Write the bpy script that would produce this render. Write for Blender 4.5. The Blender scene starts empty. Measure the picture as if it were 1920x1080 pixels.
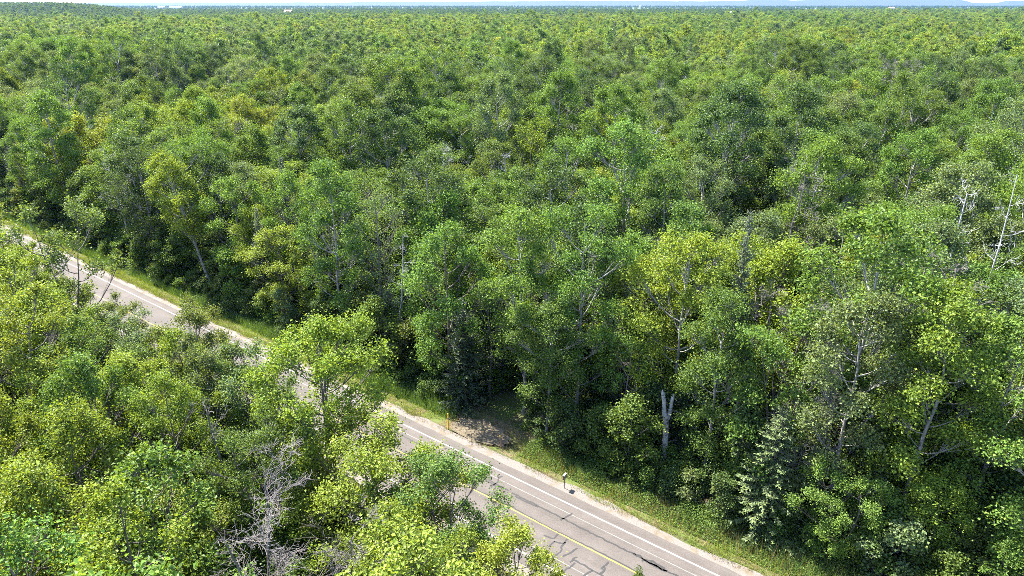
import bpy, math, random
import numpy as np
from mathutils import Vector, Matrix

# ------------------------------------------------------------------ camera, sky, sun, exposure
scene = bpy.context.scene
COL = scene.collection
CAM_H = 37.0
FOCAL = 1330.0 / 1920.0            # focal length / picture width
PITCH = math.atan((540 - 6) / 1330.0)

cam_data = bpy.data.cameras.new('camera')
cam_data.sensor_width = 36.0
cam_data.lens = 36.0 * FOCAL
cam_data.clip_start = 0.5
cam_data.clip_end = 60000.0
cam = bpy.data.objects.new('camera', cam_data)
COL.objects.link(cam)
cam.location = (0, 0, CAM_H)
cam.rotation_euler = (math.pi / 2 - PITCH, 0, 0)
scene.camera = cam

SUN_AZ, SUN_EL = math.radians(-52), math.radians(57)   # azimuth clockwise from +Y
world = bpy.data.worlds.new('World')
scene.world = world
world.use_nodes = True
wn = world.node_tree
bg = wn.nodes['Background']
sky = wn.nodes.new('ShaderNodeTexSky')
sky.sky_type = 'NISHITA'
sky.sun_disc = False
sky.sun_elevation = SUN_EL
sky.sun_rotation = SUN_AZ % (2 * math.pi)
sky.air_density = 1.0
sky.dust_density = 0.6
sky.ozone_density = 1.5
wn.links.new(sky.outputs[0], bg.inputs[0])
bg.inputs[1].default_value = 0.14

sun_data = bpy.data.lights.new('sun', 'SUN')
sun_data.energy = 5.0
sun_data.angle = math.radians(0.53)
sun_data.color = (1.0, 0.95, 0.87)
sun = bpy.data.objects.new('sun', sun_data)
COL.objects.link(sun)
S = Vector((math.sin(SUN_AZ) * math.cos(SUN_EL), math.cos(SUN_AZ) * math.cos(SUN_EL), math.sin(SUN_EL)))
sun.rotation_euler = S.to_track_quat('Z', 'Y').to_euler()

scene.view_settings.view_transform = 'Standard'
scene.view_settings.look = 'None'
scene.view_settings.gamma = 1.0
scene.view_settings.use_curve_mapping = False
scene.view_settings.exposure = 2.5
cy = scene.cycles
cy.max_bounces = 6
cy.diffuse_bounces = 3
cy.glossy_bounces = 2
cy.transmission_bounces = 4
cy.transparent_max_bounces = 8
cy.volume_bounces = 0
cy.use_denoising = False
cy.pixel_filter_type = 'BLACKMAN_HARRIS'
cy.filter_width = 0.8
cy.sample_clamp_indirect = 4.0

# ------------------------------------------------------------------ the lie of the land (metres)
# the road is straight; s runs along it, n is the distance from its far white edge line into the forest
RA = np.array((-7.51, 55.35)); RD = np.array((.79, -.613)); RN = np.array((.613, .79))
def road(s, n): return RA + RD * s + RN * n
def sn(x, y):
    dx, dy = x - RA[0], y - RA[1]
    return dx * RD[0] + dy * RD[1], dx * RN[0] + dy * RN[1]
CP, SP = math.cos(PITCH), math.sin(PITCH)
def look(px, py):
    u, v = (px - 960) / 1330.0, (540 - py) / 1330.0
    return u, CP + v * SP, -SP + v * CP
def ground_at(px, py, z=0.0):
    u, f, up = look(px, py); t = (z - CAM_H) / up
    return u * t, f * t
def stand(px, py, n=None, Y=None):
    """where a tree stands (n metres from the road line, or Y metres ahead) and how tall it is"""
    u, f, up = look(px, py)
    t = (n + float(RA @ RN)) / (u * RN[0] + f * RN[1]) if Y is None else Y / f
    return u * t, f * t, CAM_H + up * t
def project(x, y, z):
    dz = z - CAM_H
    d = y * CP - dz * SP
    return 960 + 1330 * x / d, 540 - 1330 * (y * SP + dz * CP) / d, d

def vnoise(x, y, scale, seed=0):
    x = np.asarray(x, float) / scale + 1000.5; y = np.asarray(y, float) / scale + 1000.5
    xi, yi = np.floor(x).astype(np.int64), np.floor(y).astype(np.int64)
    fx, fy = x - xi, y - yi
    fx, fy = fx * fx * (3 - 2 * fx), fy * fy * (3 - 2 * fy)
    def hsh(a, b):
        h = (a * 374761393 + b * 668265263 + seed * 974634541) & 0xffffffff
        h = ((h ^ (h >> 13)) * 1274126177) & 0xffffffff
        return ((h ^ (h >> 16)) & 0xffff) / 65535.0
    return (hsh(xi, yi) * (1 - fx) + hsh(xi + 1, yi) * fx) * (1 - fy) + (hsh(xi, yi + 1) * (1 - fx) + hsh(xi + 1, yi + 1) * fx) * fy

# ------------------------------------------------------------------ helpers
def tag(o, label=None, cat=None, group=None, kind=None):
    if label: o['label'] = label
    if cat: o['category'] = cat
    if group: o['group'] = group
    if kind: o['kind'] = kind
    return o
def mesh_np(name, verts, faces, mats=(), attrs=None, fmat=None, smooth=False):
    """verts (N,3); faces (M,3) or (M,4) arrays or a list of such arrays"""
    if not isinstance(faces, list): faces = [faces]
    faces = [np.asarray(f, np.int32) for f in faces if len(f)]
    me = bpy.data.meshes.new(name)
    verts = np.asarray(verts, np.float32)
    me.vertices.add(len(verts)); me.vertices.foreach_set('co', verts.ravel())
    loops = np.concatenate([f.ravel() for f in faces]); tot = np.concatenate([np.full(len(f), f.shape[1], np.int32) for f in faces])
    start = np.concatenate([[0], np.cumsum(tot)[:-1]]).astype(np.int32)
    me.loops.add(len(loops)); me.loops.foreach_set('vertex_index', loops)
    me.polygons.add(len(tot)); me.polygons.foreach_set('loop_start', start)
    if fmat is not None: me.polygons.foreach_set('material_index', np.asarray(fmat, np.int32))
    me.polygons.foreach_set('use_smooth', np.full(len(tot), smooth, bool))
    for m in mats: me.materials.append(m)
    me.update(calc_edges=True)
    for k, v in (attrs or {}).items():
        a = me.attributes.new(k, 'FLOAT', 'FACE'); a.data.foreach_set('value', np.asarray(v, np.float32))
    return me
def link(name, me, parent=None):
    o = bpy.data.objects.new(name, me); COL.objects.link(o)
    if parent: o.parent = parent
    return o
def empty(name, loc, rz=0.0, sc=(1, 1, 1)):
    o = bpy.data.objects.new(name, None); COL.objects.link(o)
    o.empty_display_size = 0.5
    o.location = loc; o.rotation_euler = (0, 0, rz); o.scale = sc
    return o

class Tubes:
    """collects tapered tubes along polylines"""
    def __init__(self): self.v = []; self.f = []; self.n = 0
    def add(self, pts, rads, k=5):
        pts = np.asarray(pts, float); m = len(pts)
        t = np.gradient(pts, axis=0); t /= np.linalg.norm(t, axis=1)[:, None] + 1e-9
        ref = np.where(np.abs(t[:, 2:3]) > .9, np.array([[1., 0, 0]]), np.array([[0, 0, 1.]]))
        a = np.cross(t, ref); a /= np.linalg.norm(a, axis=1)[:, None] + 1e-9
        b = np.cross(t, a)
        ang = np.arange(k) * 2 * math.pi / k
        ring = pts[:, None, :] + np.asarray(rads)[:, None, None] * (a[:, None, :] * np.cos(ang)[None, :, None] + b[:, None, :] * np.sin(ang)[None, :, None])
        self.v.append(ring.reshape(-1, 3))
        i = np.arange(m - 1)[:, None] * k; j = np.arange(k)[None, :]; j2 = (j + 1) % k
        q = np.stack([i + j, i + j2, i + k + j2, i + k + j], -1).reshape(-1, 4) + self.n
        self.f.append(q); self.n += m * k
    def arrays(self): return np.concatenate(self.v), np.concatenate(self.f)

def leaves(rng, c, nrm, L, W, droop=0.25, fold=0.22, axis=None):
    """folded diamond leaves: two triangles each, joined on the midrib"""
    n = len(c)
    nrm = nrm / (np.linalg.norm(nrm, axis=1)[:, None] + 1e-9)
    a = rng.normal(size=(n, 3)) if axis is None else axis.copy()
    a[:, 2] -= droop
    a -= nrm * (a * nrm).sum(1)[:, None]; a /= np.linalg.norm(a, axis=1)[:, None] + 1e-9
    b = np.cross(nrm, a)
    L = np.broadcast_to(L, (n,))[:, None]; W = np.broadcast_to(W, (n,))[:, None]
    p0 = c - a * L * .45; p2 = c + a * L * .55
    p1 = c + b * W * .5 + nrm * L * fold; p3 = c - b * W * .5 + nrm * L * fold
    v = np.stack([p0, p1, p2, p3], 1).reshape(-1, 3)
    i = np.arange(n)[:, None] * 4
    f = np.stack([np.concatenate([i, i + 1, i + 2], 1), np.concatenate([i, i + 2, i + 3], 1)], 1).reshape(-1, 3)
    var = np.repeat(np.clip(rng.normal(.48, .27, n), 0, 1), 2)
    return v, f, var

# ------------------------------------------------------------------ materials
def new_mat(name):
    m = bpy.data.materials.new(name); m.use_nodes = True
    nt = m.node_tree
    return m, nt, nt.nodes['Principled BSDF'], nt.nodes['Material Output']
def mathn(nt, op, a, b=None, c=None):
    n = nt.nodes.new('ShaderNodeMath'); n.operation = op
    for i, q in enumerate((a, b, c)):
        if q is None: continue
        if isinstance(q, (int, float)): n.inputs[i].default_value = q
        else: nt.links.new(q, n.inputs[i])
    return n.outputs[0]
def noise(nt, scale, detail=4, rough=.55, vec=None):
    n = nt.nodes.new('ShaderNodeTexNoise'); n.inputs['Scale'].default_value = scale
    n.inputs['Detail'].default_value = detail; n.inputs['Roughness'].default_value = rough
    if vec is None:
        g = nt.nodes.new('ShaderNodeNewGeometry'); vec = g.outputs['Position']
    nt.links.new(vec, n.inputs['Vector'])
    return n.outputs['Fac']
def ramp(nt, fac, stops):
    r = nt.nodes.new('ShaderNodeValToRGB'); el = r.color_ramp.elements
    while len(el) < len(stops): el.new(.5)
    for e, (p, c) in zip(el, stops): e.position = p; e.color = (*c, 1)
    nt.links.new(fac, r.inputs[0]); return r.outputs[0]
def mixc(nt, fac, a, b, mode='MIX'):
    n = nt.nodes.new('ShaderNodeMix'); n.data_type = 'RGBA'; n.blend_type = mode
    for i, q in ((0, fac), (6, a), (7, b)):
        if isinstance(q, (int, float)): n.inputs[i].default_value = q
        elif isinstance(q, tuple): n.inputs[i].default_value = (*q, 1)
        else: nt.links.new(q, n.inputs[i])
    return n.outputs[2]

def foliage(name, rough=.5, spec=.20, trans=.40, lo=.34, hi=1.75, warm=.0):
    m, nt, bsdf, out = new_mat(name)
    tint = nt.nodes.new('ShaderNodeAttribute'); tint.attribute_type = 'INSTANCER'; tint.attribute_name = 'tint'
    var = nt.nodes.new('ShaderNodeAttribute'); var.attribute_name = 'var'
    k = mathn(nt, 'MULTIPLY_ADD', var.outputs['Fac'], hi - lo, lo)
    sc = nt.nodes.new('ShaderNodeVectorMath'); sc.operation = 'SCALE'
    nt.links.new(tint.outputs['Color'], sc.inputs[0]); nt.links.new(k, sc.inputs['Scale'])
    # a few leaves are yellower
    y = mathn(nt, 'SMOOTH_MIN', mathn(nt, 'MULTIPLY', mathn(nt, 'SUBTRACT', var.outputs['Fac'], .72), 3.0), .8, .1)
    y = mathn(nt, 'MAXIMUM', y, 0.0)
    col = mixc(nt, mathn(nt, 'MULTIPLY', y, .5 + warm), sc.outputs[0], (.22, .25, .035))
    nt.links.new(col, bsdf.inputs['Base Color'])
    bsdf.inputs['Roughness'].default_value = rough
    bsdf.inputs['Specular IOR Level'].default_value = spec
    tr = nt.nodes.new('ShaderNodeBsdfTranslucent')
    nt.links.new(mixc(nt, 1.0, col, (1.35, 1.22, .38), 'MULTIPLY'), tr.inputs['Color'])
    mx = nt.nodes.new('ShaderNodeMixShader'); mx.inputs[0].default_value = trans
    nt.links.new(bsdf.outputs[0], mx.inputs[1]); nt.links.new(tr.outputs[0], mx.inputs[2])
    nt.links.new(mx.outputs[0], out.inputs['Surface'])
    return m
LEAF = foliage('leaf')
NEEDLE = foliage('needle', rough=.5, spec=.3, trans=.15, lo=.5, hi=1.5)
WEED = foliage('weed', rough=.5, spec=.3, trans=.35)

def bark(name, stops, scale=3.0, rough=.85, stretch=.25):
    m, nt, bsdf, out = new_mat(name)
    g = nt.nodes.new('ShaderNodeTexCoord')
    mp = nt.nodes.new('ShaderNodeMapping'); mp.inputs['Scale'].default_value = (1, 1, stretch)
    nt.links.new(g.outputs['Object'], mp.inputs[0])
    nf = noise(nt, scale, 5, .65, mp.outputs[0])
    nt.links.new(ramp(nt, nf, stops), bsdf.inputs['Base Color'])
    bsdf.inputs['Roughness'].default_value = rough
    bsdf.inputs['Specular IOR Level'].default_value = .2
    bp = nt.nodes.new('ShaderNodeBump'); bp.inputs['Strength'].default_value = .5; bp.inputs['Distance'].default_value = .03
    nt.links.new(nf, bp.inputs['Height']); nt.links.new(bp.outputs[0], bsdf.inputs['Normal'])
    return m
BARK_DARK = bark('bark_brown', [(.3, (.055, .045, .038)), (.7, (.16, .14, .12))], 7)
BARK_PALE = bark('bark_aspen', [(.34, (.07, .065, .055)), (.48, (.20, .19, .17)), (.75, (.32, .31, .29))], 4, stretch=.8)
BARK_BIRCH = bark('bark_birch', [(.36, (.04, .034, .03)), (.46, (.26, .25, .24)), (.8, (.40, .39, .38))], 3, stretch=2.2)
BARK_DEAD = bark('bark_dead', [(.3, (.06, .05, .045)), (.7, (.155, .142, .132))], 6)
BARK_DEADPALE = bark('bark_bleached', [(.3, (.22, .205, .195)), (.7, (.42, .41, .40))], 6)

def plain(name, col, rough=.7, metal=0.0):
    m, nt, bsdf, out = new_mat(name)
    f = noise(nt, 9, 4)
    nt.links.new(mixc(nt, 1.0, col, ramp(nt, f, [(.3, (.78, .78, .78)), (.7, (1.1, 1.1, 1.1))]), 'MULTIPLY'), bsdf.inputs['Base Color'])
    bsdf.inputs['Roughness'].default_value = rough; bsdf.inputs['Metallic'].default_value = metal
    return m

# ground: leaf litter and low green
GROUND, nt, b, _ = new_mat('forest_floor')
f1, f2 = noise(nt, .35, 6, .6), noise(nt, 4.0, 5, .7)
c = mixc(nt, ramp(nt, f1, [(.4, (0, 0, 0)), (.6, (1, 1, 1))]), ramp(nt, f2, [(.3, (.035, .028, .018)), (.7, (.10, .08, .05))]), ramp(nt, f2, [(.3, (.03, .045, .012)), (.7, (.075, .10, .03))]))
nt.links.new(c, b.inputs['Base Color']); b.inputs['Roughness'].default_value = .95; b.inputs['Specular IOR Level'].default_value = .1
# verge soil under the grass
VERGE, nt, b, _ = new_mat('verge_soil')
f1, f2 = noise(nt, .6, 6, .6), noise(nt, 7.0, 5, .7)
c = mixc(nt, ramp(nt, f1, [(.42, (0, 0, 0)), (.62, (1, 1, 1))]), ramp(nt, f2, [(.3, (.045, .065, .016)), (.7, (.09, .11, .03))]), ramp(nt, f2, [(.3, (.07, .052, .03)), (.7, (.14, .11, .065))]))
nt.links.new(c, b.inputs['Base Color']); b.inputs['Roughness'].default_value = .95; b.inputs['Specular IOR Level'].default_value = .1
# asphalt in road coordinates: wheel tracks, old seams, aggregate, stains
ASPHALT, nt, b, _ = new_mat('asphalt')
tc = nt.nodes.new('ShaderNodeTexCoord'); sep = nt.nodes.new('ShaderNodeSeparateXYZ'); nt.links.new(tc.outputs['Object'], sep.inputs[0])
mp = nt.nodes.new('ShaderNodeMapping'); mp.inputs['Scale'].default_value = (.04, .9, 1); nt.links.new(tc.outputs['Object'], mp.inputs[0])
streak = noise(nt, 1.0, 5, .6, mp.outputs[0])
mott, grain, fine = noise(nt, .5, 5, .6), noise(nt, 9, 3, .6), noise(nt, 45, 2, .6)
c = ramp(nt, streak, [(.3, (.062, .054, .048)), (.7, (.088, .077, .070))])
c = mixc(nt, .75, c, ramp(nt, mott, [(.3, (.80, .79, .78)), (.7, (1.12, 1.12, 1.12))]), 'MULTIPLY')
c = mixc(nt, .8, c, ramp(nt, grain, [(.3, (.72, .72, .72)), (.7, (1.22, 1.22, 1.22))]), 'MULTIPLY')
c = mixc(nt, .8, c, ramp(nt, fine, [(.35, (.6, .6, .6)), (.65, (1.35, 1.34, 1.32))]), 'MULTIPLY')
nt.links.new(c, b.inputs['Base Color']); b.inputs['Roughness'].default_value = .85; b.inputs['Specular IOR Level'].default_value = .25
bp = nt.nodes.new('ShaderNodeBump'); bp.inputs['Strength'].default_value = .4; bp.inputs['Distance'].default_value = .01
nt.links.new(fine, bp.inputs['Height']); nt.links.new(bp.outputs[0], b.inputs['Normal'])
GRAVEL, nt, b, _ = new_mat('gravel')
g1, g2, g3 = noise(nt, .7, 5, .6), noise(nt, 14, 3, .7), noise(nt, 3, 4, .6)
c = ramp(nt, g2, [(.3, (.062, .053, .045)), (.55, (.12, .105, .092)), (.75, (.20, .185, .165))])
c = mixc(nt, ramp(nt, g1, [(.5, (0, 0, 0)), (.62, (1, 1, 1))]), c, ramp(nt, g3, [(.3, (.065, .05, .032)), (.7, (.12, .098, .066))]))
nt.links.new(c, b.inputs['Base Color']); b.inputs['Roughness'].default_value = .95
DRYEARTH, nt, b, _ = new_mat('dry_earth')
g1, g2 = noise(nt, 1.3, 6, .65), noise(nt, 12, 4, .7)
c = mixc(nt, .8, ramp(nt, g1, [(.3, (.04, .032, .018)), (.5, (.09, .072, .045)), (.7, (.14, .115, .08))]), ramp(nt, g2, [(.3, (.6, .6, .6)), (.7, (1.3, 1.3, 1.3))]), 'MULTIPLY')
nt.links.new(c, b.inputs['Base Color']); b.inputs['Roughness'].default_value = .95

def paint(name, col, lo, hi):
    m, nt, b, out = new_mat(name)
    f = noise(nt, 3.5, 6, .75)
    c = mixc(nt, ramp(nt, f, [(lo, (0, 0, 0)), (hi, (1, 1, 1))]), (.085, .077, .070), col)
    nt.links.new(c, b.inputs['Base Color']); b.inputs['Roughness'].default_value = .7
    return m
WHITE_PAINT = paint('white_paint', (.27, .26, .245), .34, .48)
YELLOW_PAINT = paint('yellow_paint', (.25, .18, .02), .30, .44)
FADED_PAINT = paint('faded_paint', (.16, .148, .133), .40, .60)
TAR = plain('tar', (.009, .0085, .0085), .6)

# ------------------------------------------------------------------ setting: ground, verge, road
def strip(name, mat, profile, s0, s1, ns, wob=None, kind='structure', parent=None, holder=None):
    """sheet swept along the road; profile is [(n, z)...]"""
    ss = np.linspace(s0, s1, ns); P = len(profile)
    V = np.zeros((ns, P, 3))
    for j, (n, z) in enumerate(profile):
        w = wob(ss, j) if wob else 0.0
        V[:, j, 0] = ss; V[:, j, 1] = n + w; V[:, j, 2] = z
    i = np.arange(ns - 1)[:, None] * P; j = np.arange(P - 1)[None, :]
    F = np.stack([i + j, i + P + j, i + P + j + 1, i + j + 1], -1).reshape(-1, 4)
    o = link(name, mesh_np(name, V.reshape(-1, 3), F, [mat], smooth=True), parent)
    if parent is None:
        o.location = (RA[0], RA[1], 0); o.rotation_euler = (0, 0, math.atan2(RD[1], RD[0]))
        tag(o, kind=kind)
    return o
FAR = 15000
gs = np.concatenate([np.linspace(-FAR, -300, 12), np.linspace(-280, 120, 21), np.linspace(200, FAR, 12)])
prof = [(-FAR, -.35), (-2500, -.35), (-400, -.35), (-12.5, -.35), (-11, -.7), (-9.6, -.5), (-8.2, -.03), (1.7, -.03), (3.4, -.28), (4.4, -.75), (5.3, -.8), (6.6, -.4), (60, -.35), (400, -.35), (2500, -.35), (FAR, -.35)]
def ground_z(n):
    return np.interp(n, [p[0] for p in prof], [p[1] for p in prof])
V = np.array([(s, n, z) for s in gs for n, z in prof]); P = len(prof)
i = np.arange(len(gs) - 1)[:, None] * P; j = np.arange(P - 1)[None, :]
F = np.stack([i + j, i + P + j, i + P + j + 1, i + j + 1], -1).reshape(-1, 4)
# sampled positions differ a little so the sheet is not a ruler-straight ditch
gobj = link('ground', mesh_np('ground', V, F, [GROUND], smooth=True))
gobj.location = (RA[0], RA[1], 0); gobj.rotation_euler = (0, 0, math.atan2(RD[1], RD[0])); tag(gobj, kind='structure')
wobble = lambda a, b, sd: (lambda ss, j: (vnoise(ss, ss * 0 + j * 37, a, sd) - .5) * b)
strip('verge', VERGE, [(1.5, -.012), (3.4, -.262), (4.4, -.73), (5.3, -.78), (6.6, -.38)], -300, 90, 160)
strip('verge_near', VERGE, [(-12.4, -.33), (-11, -.68), (-9.6, -.48), (-8.0, -.012)], -300, 90, 160)
def gwob(ss, j): return (vnoise(ss, ss * 0, 1.7, 5 + j) - .5) * .7 + (vnoise(ss, ss * 0, 6, 9 + j) - .5) * .5
strip('gravel_shoulder', GRAVEL, [(.75, -.004), (1.85, -.006)], -300, 90, 700, lambda ss, j: gwob(ss, j) if j else 0 * ss)
strip('gravel_shoulder_near', GRAVEL, [(-8.5, -.006), (-7.4, -.004)], -300, 90, 500, lambda ss, j: 0 * ss if j else gwob(ss, j))
def awob(ss, j):
    if j in (0, 3): return (vnoise(ss, ss * 0, 1.1, 21 + j) - .5) * .22 + (vnoise(ss, ss * 0, 9, 23 + j) - .5) * .2
    return 0 * ss
road_o = strip('road', ASPHALT, [(-7.6, -.008), (-7.3, 0.0), (.85, 0.0), (1.12, -.008)], -300, 90, 900, awob)
def line_part(name, mat, n, w, s0=-300, s1=90, z=.004):
    o = strip(name, mat, [(n - w / 2, z), (n + w / 2, z)], s0, s1, 300, lambda ss, j: (vnoise(ss, ss * 0, 14, 31) - .5) * .10, parent=road_o)
    return o
line_part('edge_line', WHITE_PAINT, 0.0, .13)
line_part('edge_line', WHITE_PAINT, -6.55, .13)
line_part('centre_line', YELLOW_PAINT, -3.27, .12)
line_part('faded_line', FADED_PAINT, -.95, .07, -20, 60)
line_part('faded_line', FADED_PAINT, -5.6, .07, -20, 60)

# tar that seals the cracks, each run a ribbon on the road surface
def ribbon(pts, w=.085, z=.008, name='crack_seal', jitter=.03, seed=0):
    rg = np.random.default_rng(seed)
    p = np.asarray(pts, float)
    d = np.concatenate([[0], np.cumsum(np.linalg.norm(np.diff(p, axis=0), axis=1))])
    q = np.arange(0, d[-1] + .2, .22); q = q[q <= d[-1]] if len(q) > 2 else d
    q = np.append(q, d[-1])
    p = np.stack([np.interp(q, d, p[:, k]) for k in range(2)], 1)
    p += rg.normal(0, jitter, p.shape) * np.minimum(1, np.arange(len(p)))[:, None]
    t = np.gradient(p, axis=0); t /= np.linalg.norm(t, axis=1)[:, None] + 1e-9
    nr = np.stack([-t[:, 1], t[:, 0]], 1); ww = w * .5 * rg.uniform(.75, 1.25, len(p))[:, None]
    V = np.zeros((len(p) * 2, 3)); V[0::2, :2] = p + nr * ww; V[1::2, :2] = p - nr * ww; V[:, 2] = z
    i = np.arange(len(p) - 1)[:, None] * 2
    F = np.concatenate([i + 1, i + 3, i + 2, i], 1)
    return link(name, mesh_np(name, V, F, [TAR]), road_o)
def seen(zx, zy, ox=960, oy=900, k=6):
    return sn(*ground_at(ox + zx / k, oy + zy / k))
RUNS = [
    [(0, 145), (300, 295), (560, 430), (780, 540), (960, 630), (1180, 745), (1370, 830), (1480, 895), (1640, 980), (1760, 1035), (1860, 1080), (2000, 1150)],
    [(40, 180), (130, 235), (290, 302)],
    [(1370, 822), (1430, 845), (1475, 890)],
    [(1460, 912), (1500, 893), (1600, 930), (1720, 992)],
    [(1500, 912), (1640, 990), (1730, 1042), (1760, 1030), (1640, 968), (1560, 925)],
    [(545, 452), (600, 420), (675, 380)],
    [(360, 620), (440, 660), (475, 655), (515, 612)],
    [(478, 690), (410, 752)],
    [(475, 690), (565, 720), (600, 700)],
    [(625, 665), (562, 740), (555, 790), (520, 830), (410, 915)],
    [(568, 862), (640, 830), (737, 765)],
    [(650, 926), (720, 860), (738, 864)],
    [(695, 900), (800, 950), (900, 1020), (1030, 1080)],
    [(708, 930), (640, 985), (556, 1042)],
    [(905, 1020), (850, 1050), (780, 1090)],
    [(1088, 920), (1035, 975), (1008, 1002)],
    [(1040, 975), (1035, 1010), (995, 1055)],
]
for k, r in enumerate(RUNS): ribbon([seen(*q) for q in r], seed=k, w=.14)
for k, r in enumerate([[(1160, 1078), (1030, 1010), (910, 940)], [(1130, 1062), (1000, 1020), (905, 962)], [(940, 1058), (1040, 980), (1052, 930), (1092, 914)], [(1048, 932), (1040, 915), (1062, 898)]]):
    ribbon([seen(*q, ox=760, oy=740) for q in r], seed=40 + k, w=.14)
# the crack that follows the centre line, and the run up the far lane past the trees
ribbon([(s, -3.14 + .05 * math.sin(s * .7)) for s in np.arange(-110, 45, 1.5)], w=.10, seed=61, jitter=.02)
s_end = seen(910, 940, ox=760, oy=740)
ribbon([(s_end[0] - t, s_end[1] + .15 * math.sin(t * .21) - .05 * math.sin(t * .9)) for t in np.arange(0, 60, 1.2)], w=.13, seed=62)
rr = random.Random(11)
for k in range(34):
    s0 = rr.uniform(-75, 4); n0 = rr.choice((-6.4, -3.2, -3.2, -1.8)); ln = rr.uniform(1.0, 3.0)
    pts = [(s0, n0)]
    for q in range(4): pts.append((pts[-1][0] + rr.uniform(-.35, .35), pts[-1][1] + ln / 4))
    if rr.random() < .35: pts += [(pts[-1][0] + rr.uniform(1, 3), pts[-1][1] + rr.uniform(-.2, .2))]
    ribbon(pts, seed=70 + k, w=.11)

# bare field entrance between the two posts
ang = np.linspace(0, 2 * math.pi, 48, endpoint=False); rg = np.random.default_rng(3)
rad = 1 + (vnoise(ang * 6, ang * 0, 1.0, 3) - .5) * .5
ring = np.stack([3.1 + 3.0 * rad * np.cos(ang), 3.6 + 1.8 * rad * np.sin(ang)], 1)
ctr = np.array([[3.1, 3.6]]); allp = np.concatenate([ctr, ctr + (ring - ctr) * .55, ring])
zz = np.where(allp[:, 1] < 1.9, -.012 + 0 * allp[:, 0], -.10); zz = np.interp(allp[:, 1], [1, 2.2, 5, 8], [-.002, .0, -.06, -.2]) + .01
V = np.column_stack([allp, zz]); F3 = [(0, 1 + k, 1 + (k + 1) % 48) for k in range(48)]; F4 = [(1 + k, 49 + k, 49 + (k + 1) % 48, 1 + (k + 1) % 48) for k in range(48)]
dw = link('field_entrance', mesh_np('field_entrance', V, [np.array(F3), np.array(F4)], [DRYEARTH], smooth=True))
dw.location = (RA[0], RA[1], 0); dw.rotation_euler = (0, 0, math.atan2(RD[1], RD[0])); tag(dw, kind='structure')

#=PART2=
# ------------------------------------------------------------------ tree shapes
def curve(p0, p1, bend, k=5):
    t = np.linspace(0, 1, k)[:, None]
    return p0 * (1 - t) + p1 * t + bend * (4 * t * (1 - t))
def trunk_line(rng, H, lean=0.0, wander=.25, k=9, az=None):
    z = np.linspace(0, H, k); az = rng.uniform(0, 6.28) if az is None else az
    w = np.cumsum(rng.normal(0, wander / math.sqrt(k), (k, 2)), axis=0); w -= w[0]
    off = (z / H)[:, None] ** 1.3 * lean * np.array([[math.cos(az), math.sin(az)]])
    return np.column_stack([w + off, z])
def on_line(P, z):
    return np.array([np.interp(z, P[:, 2], P[:, 0]), np.interp(z, P[:, 2], P[:, 1]), z])

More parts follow.
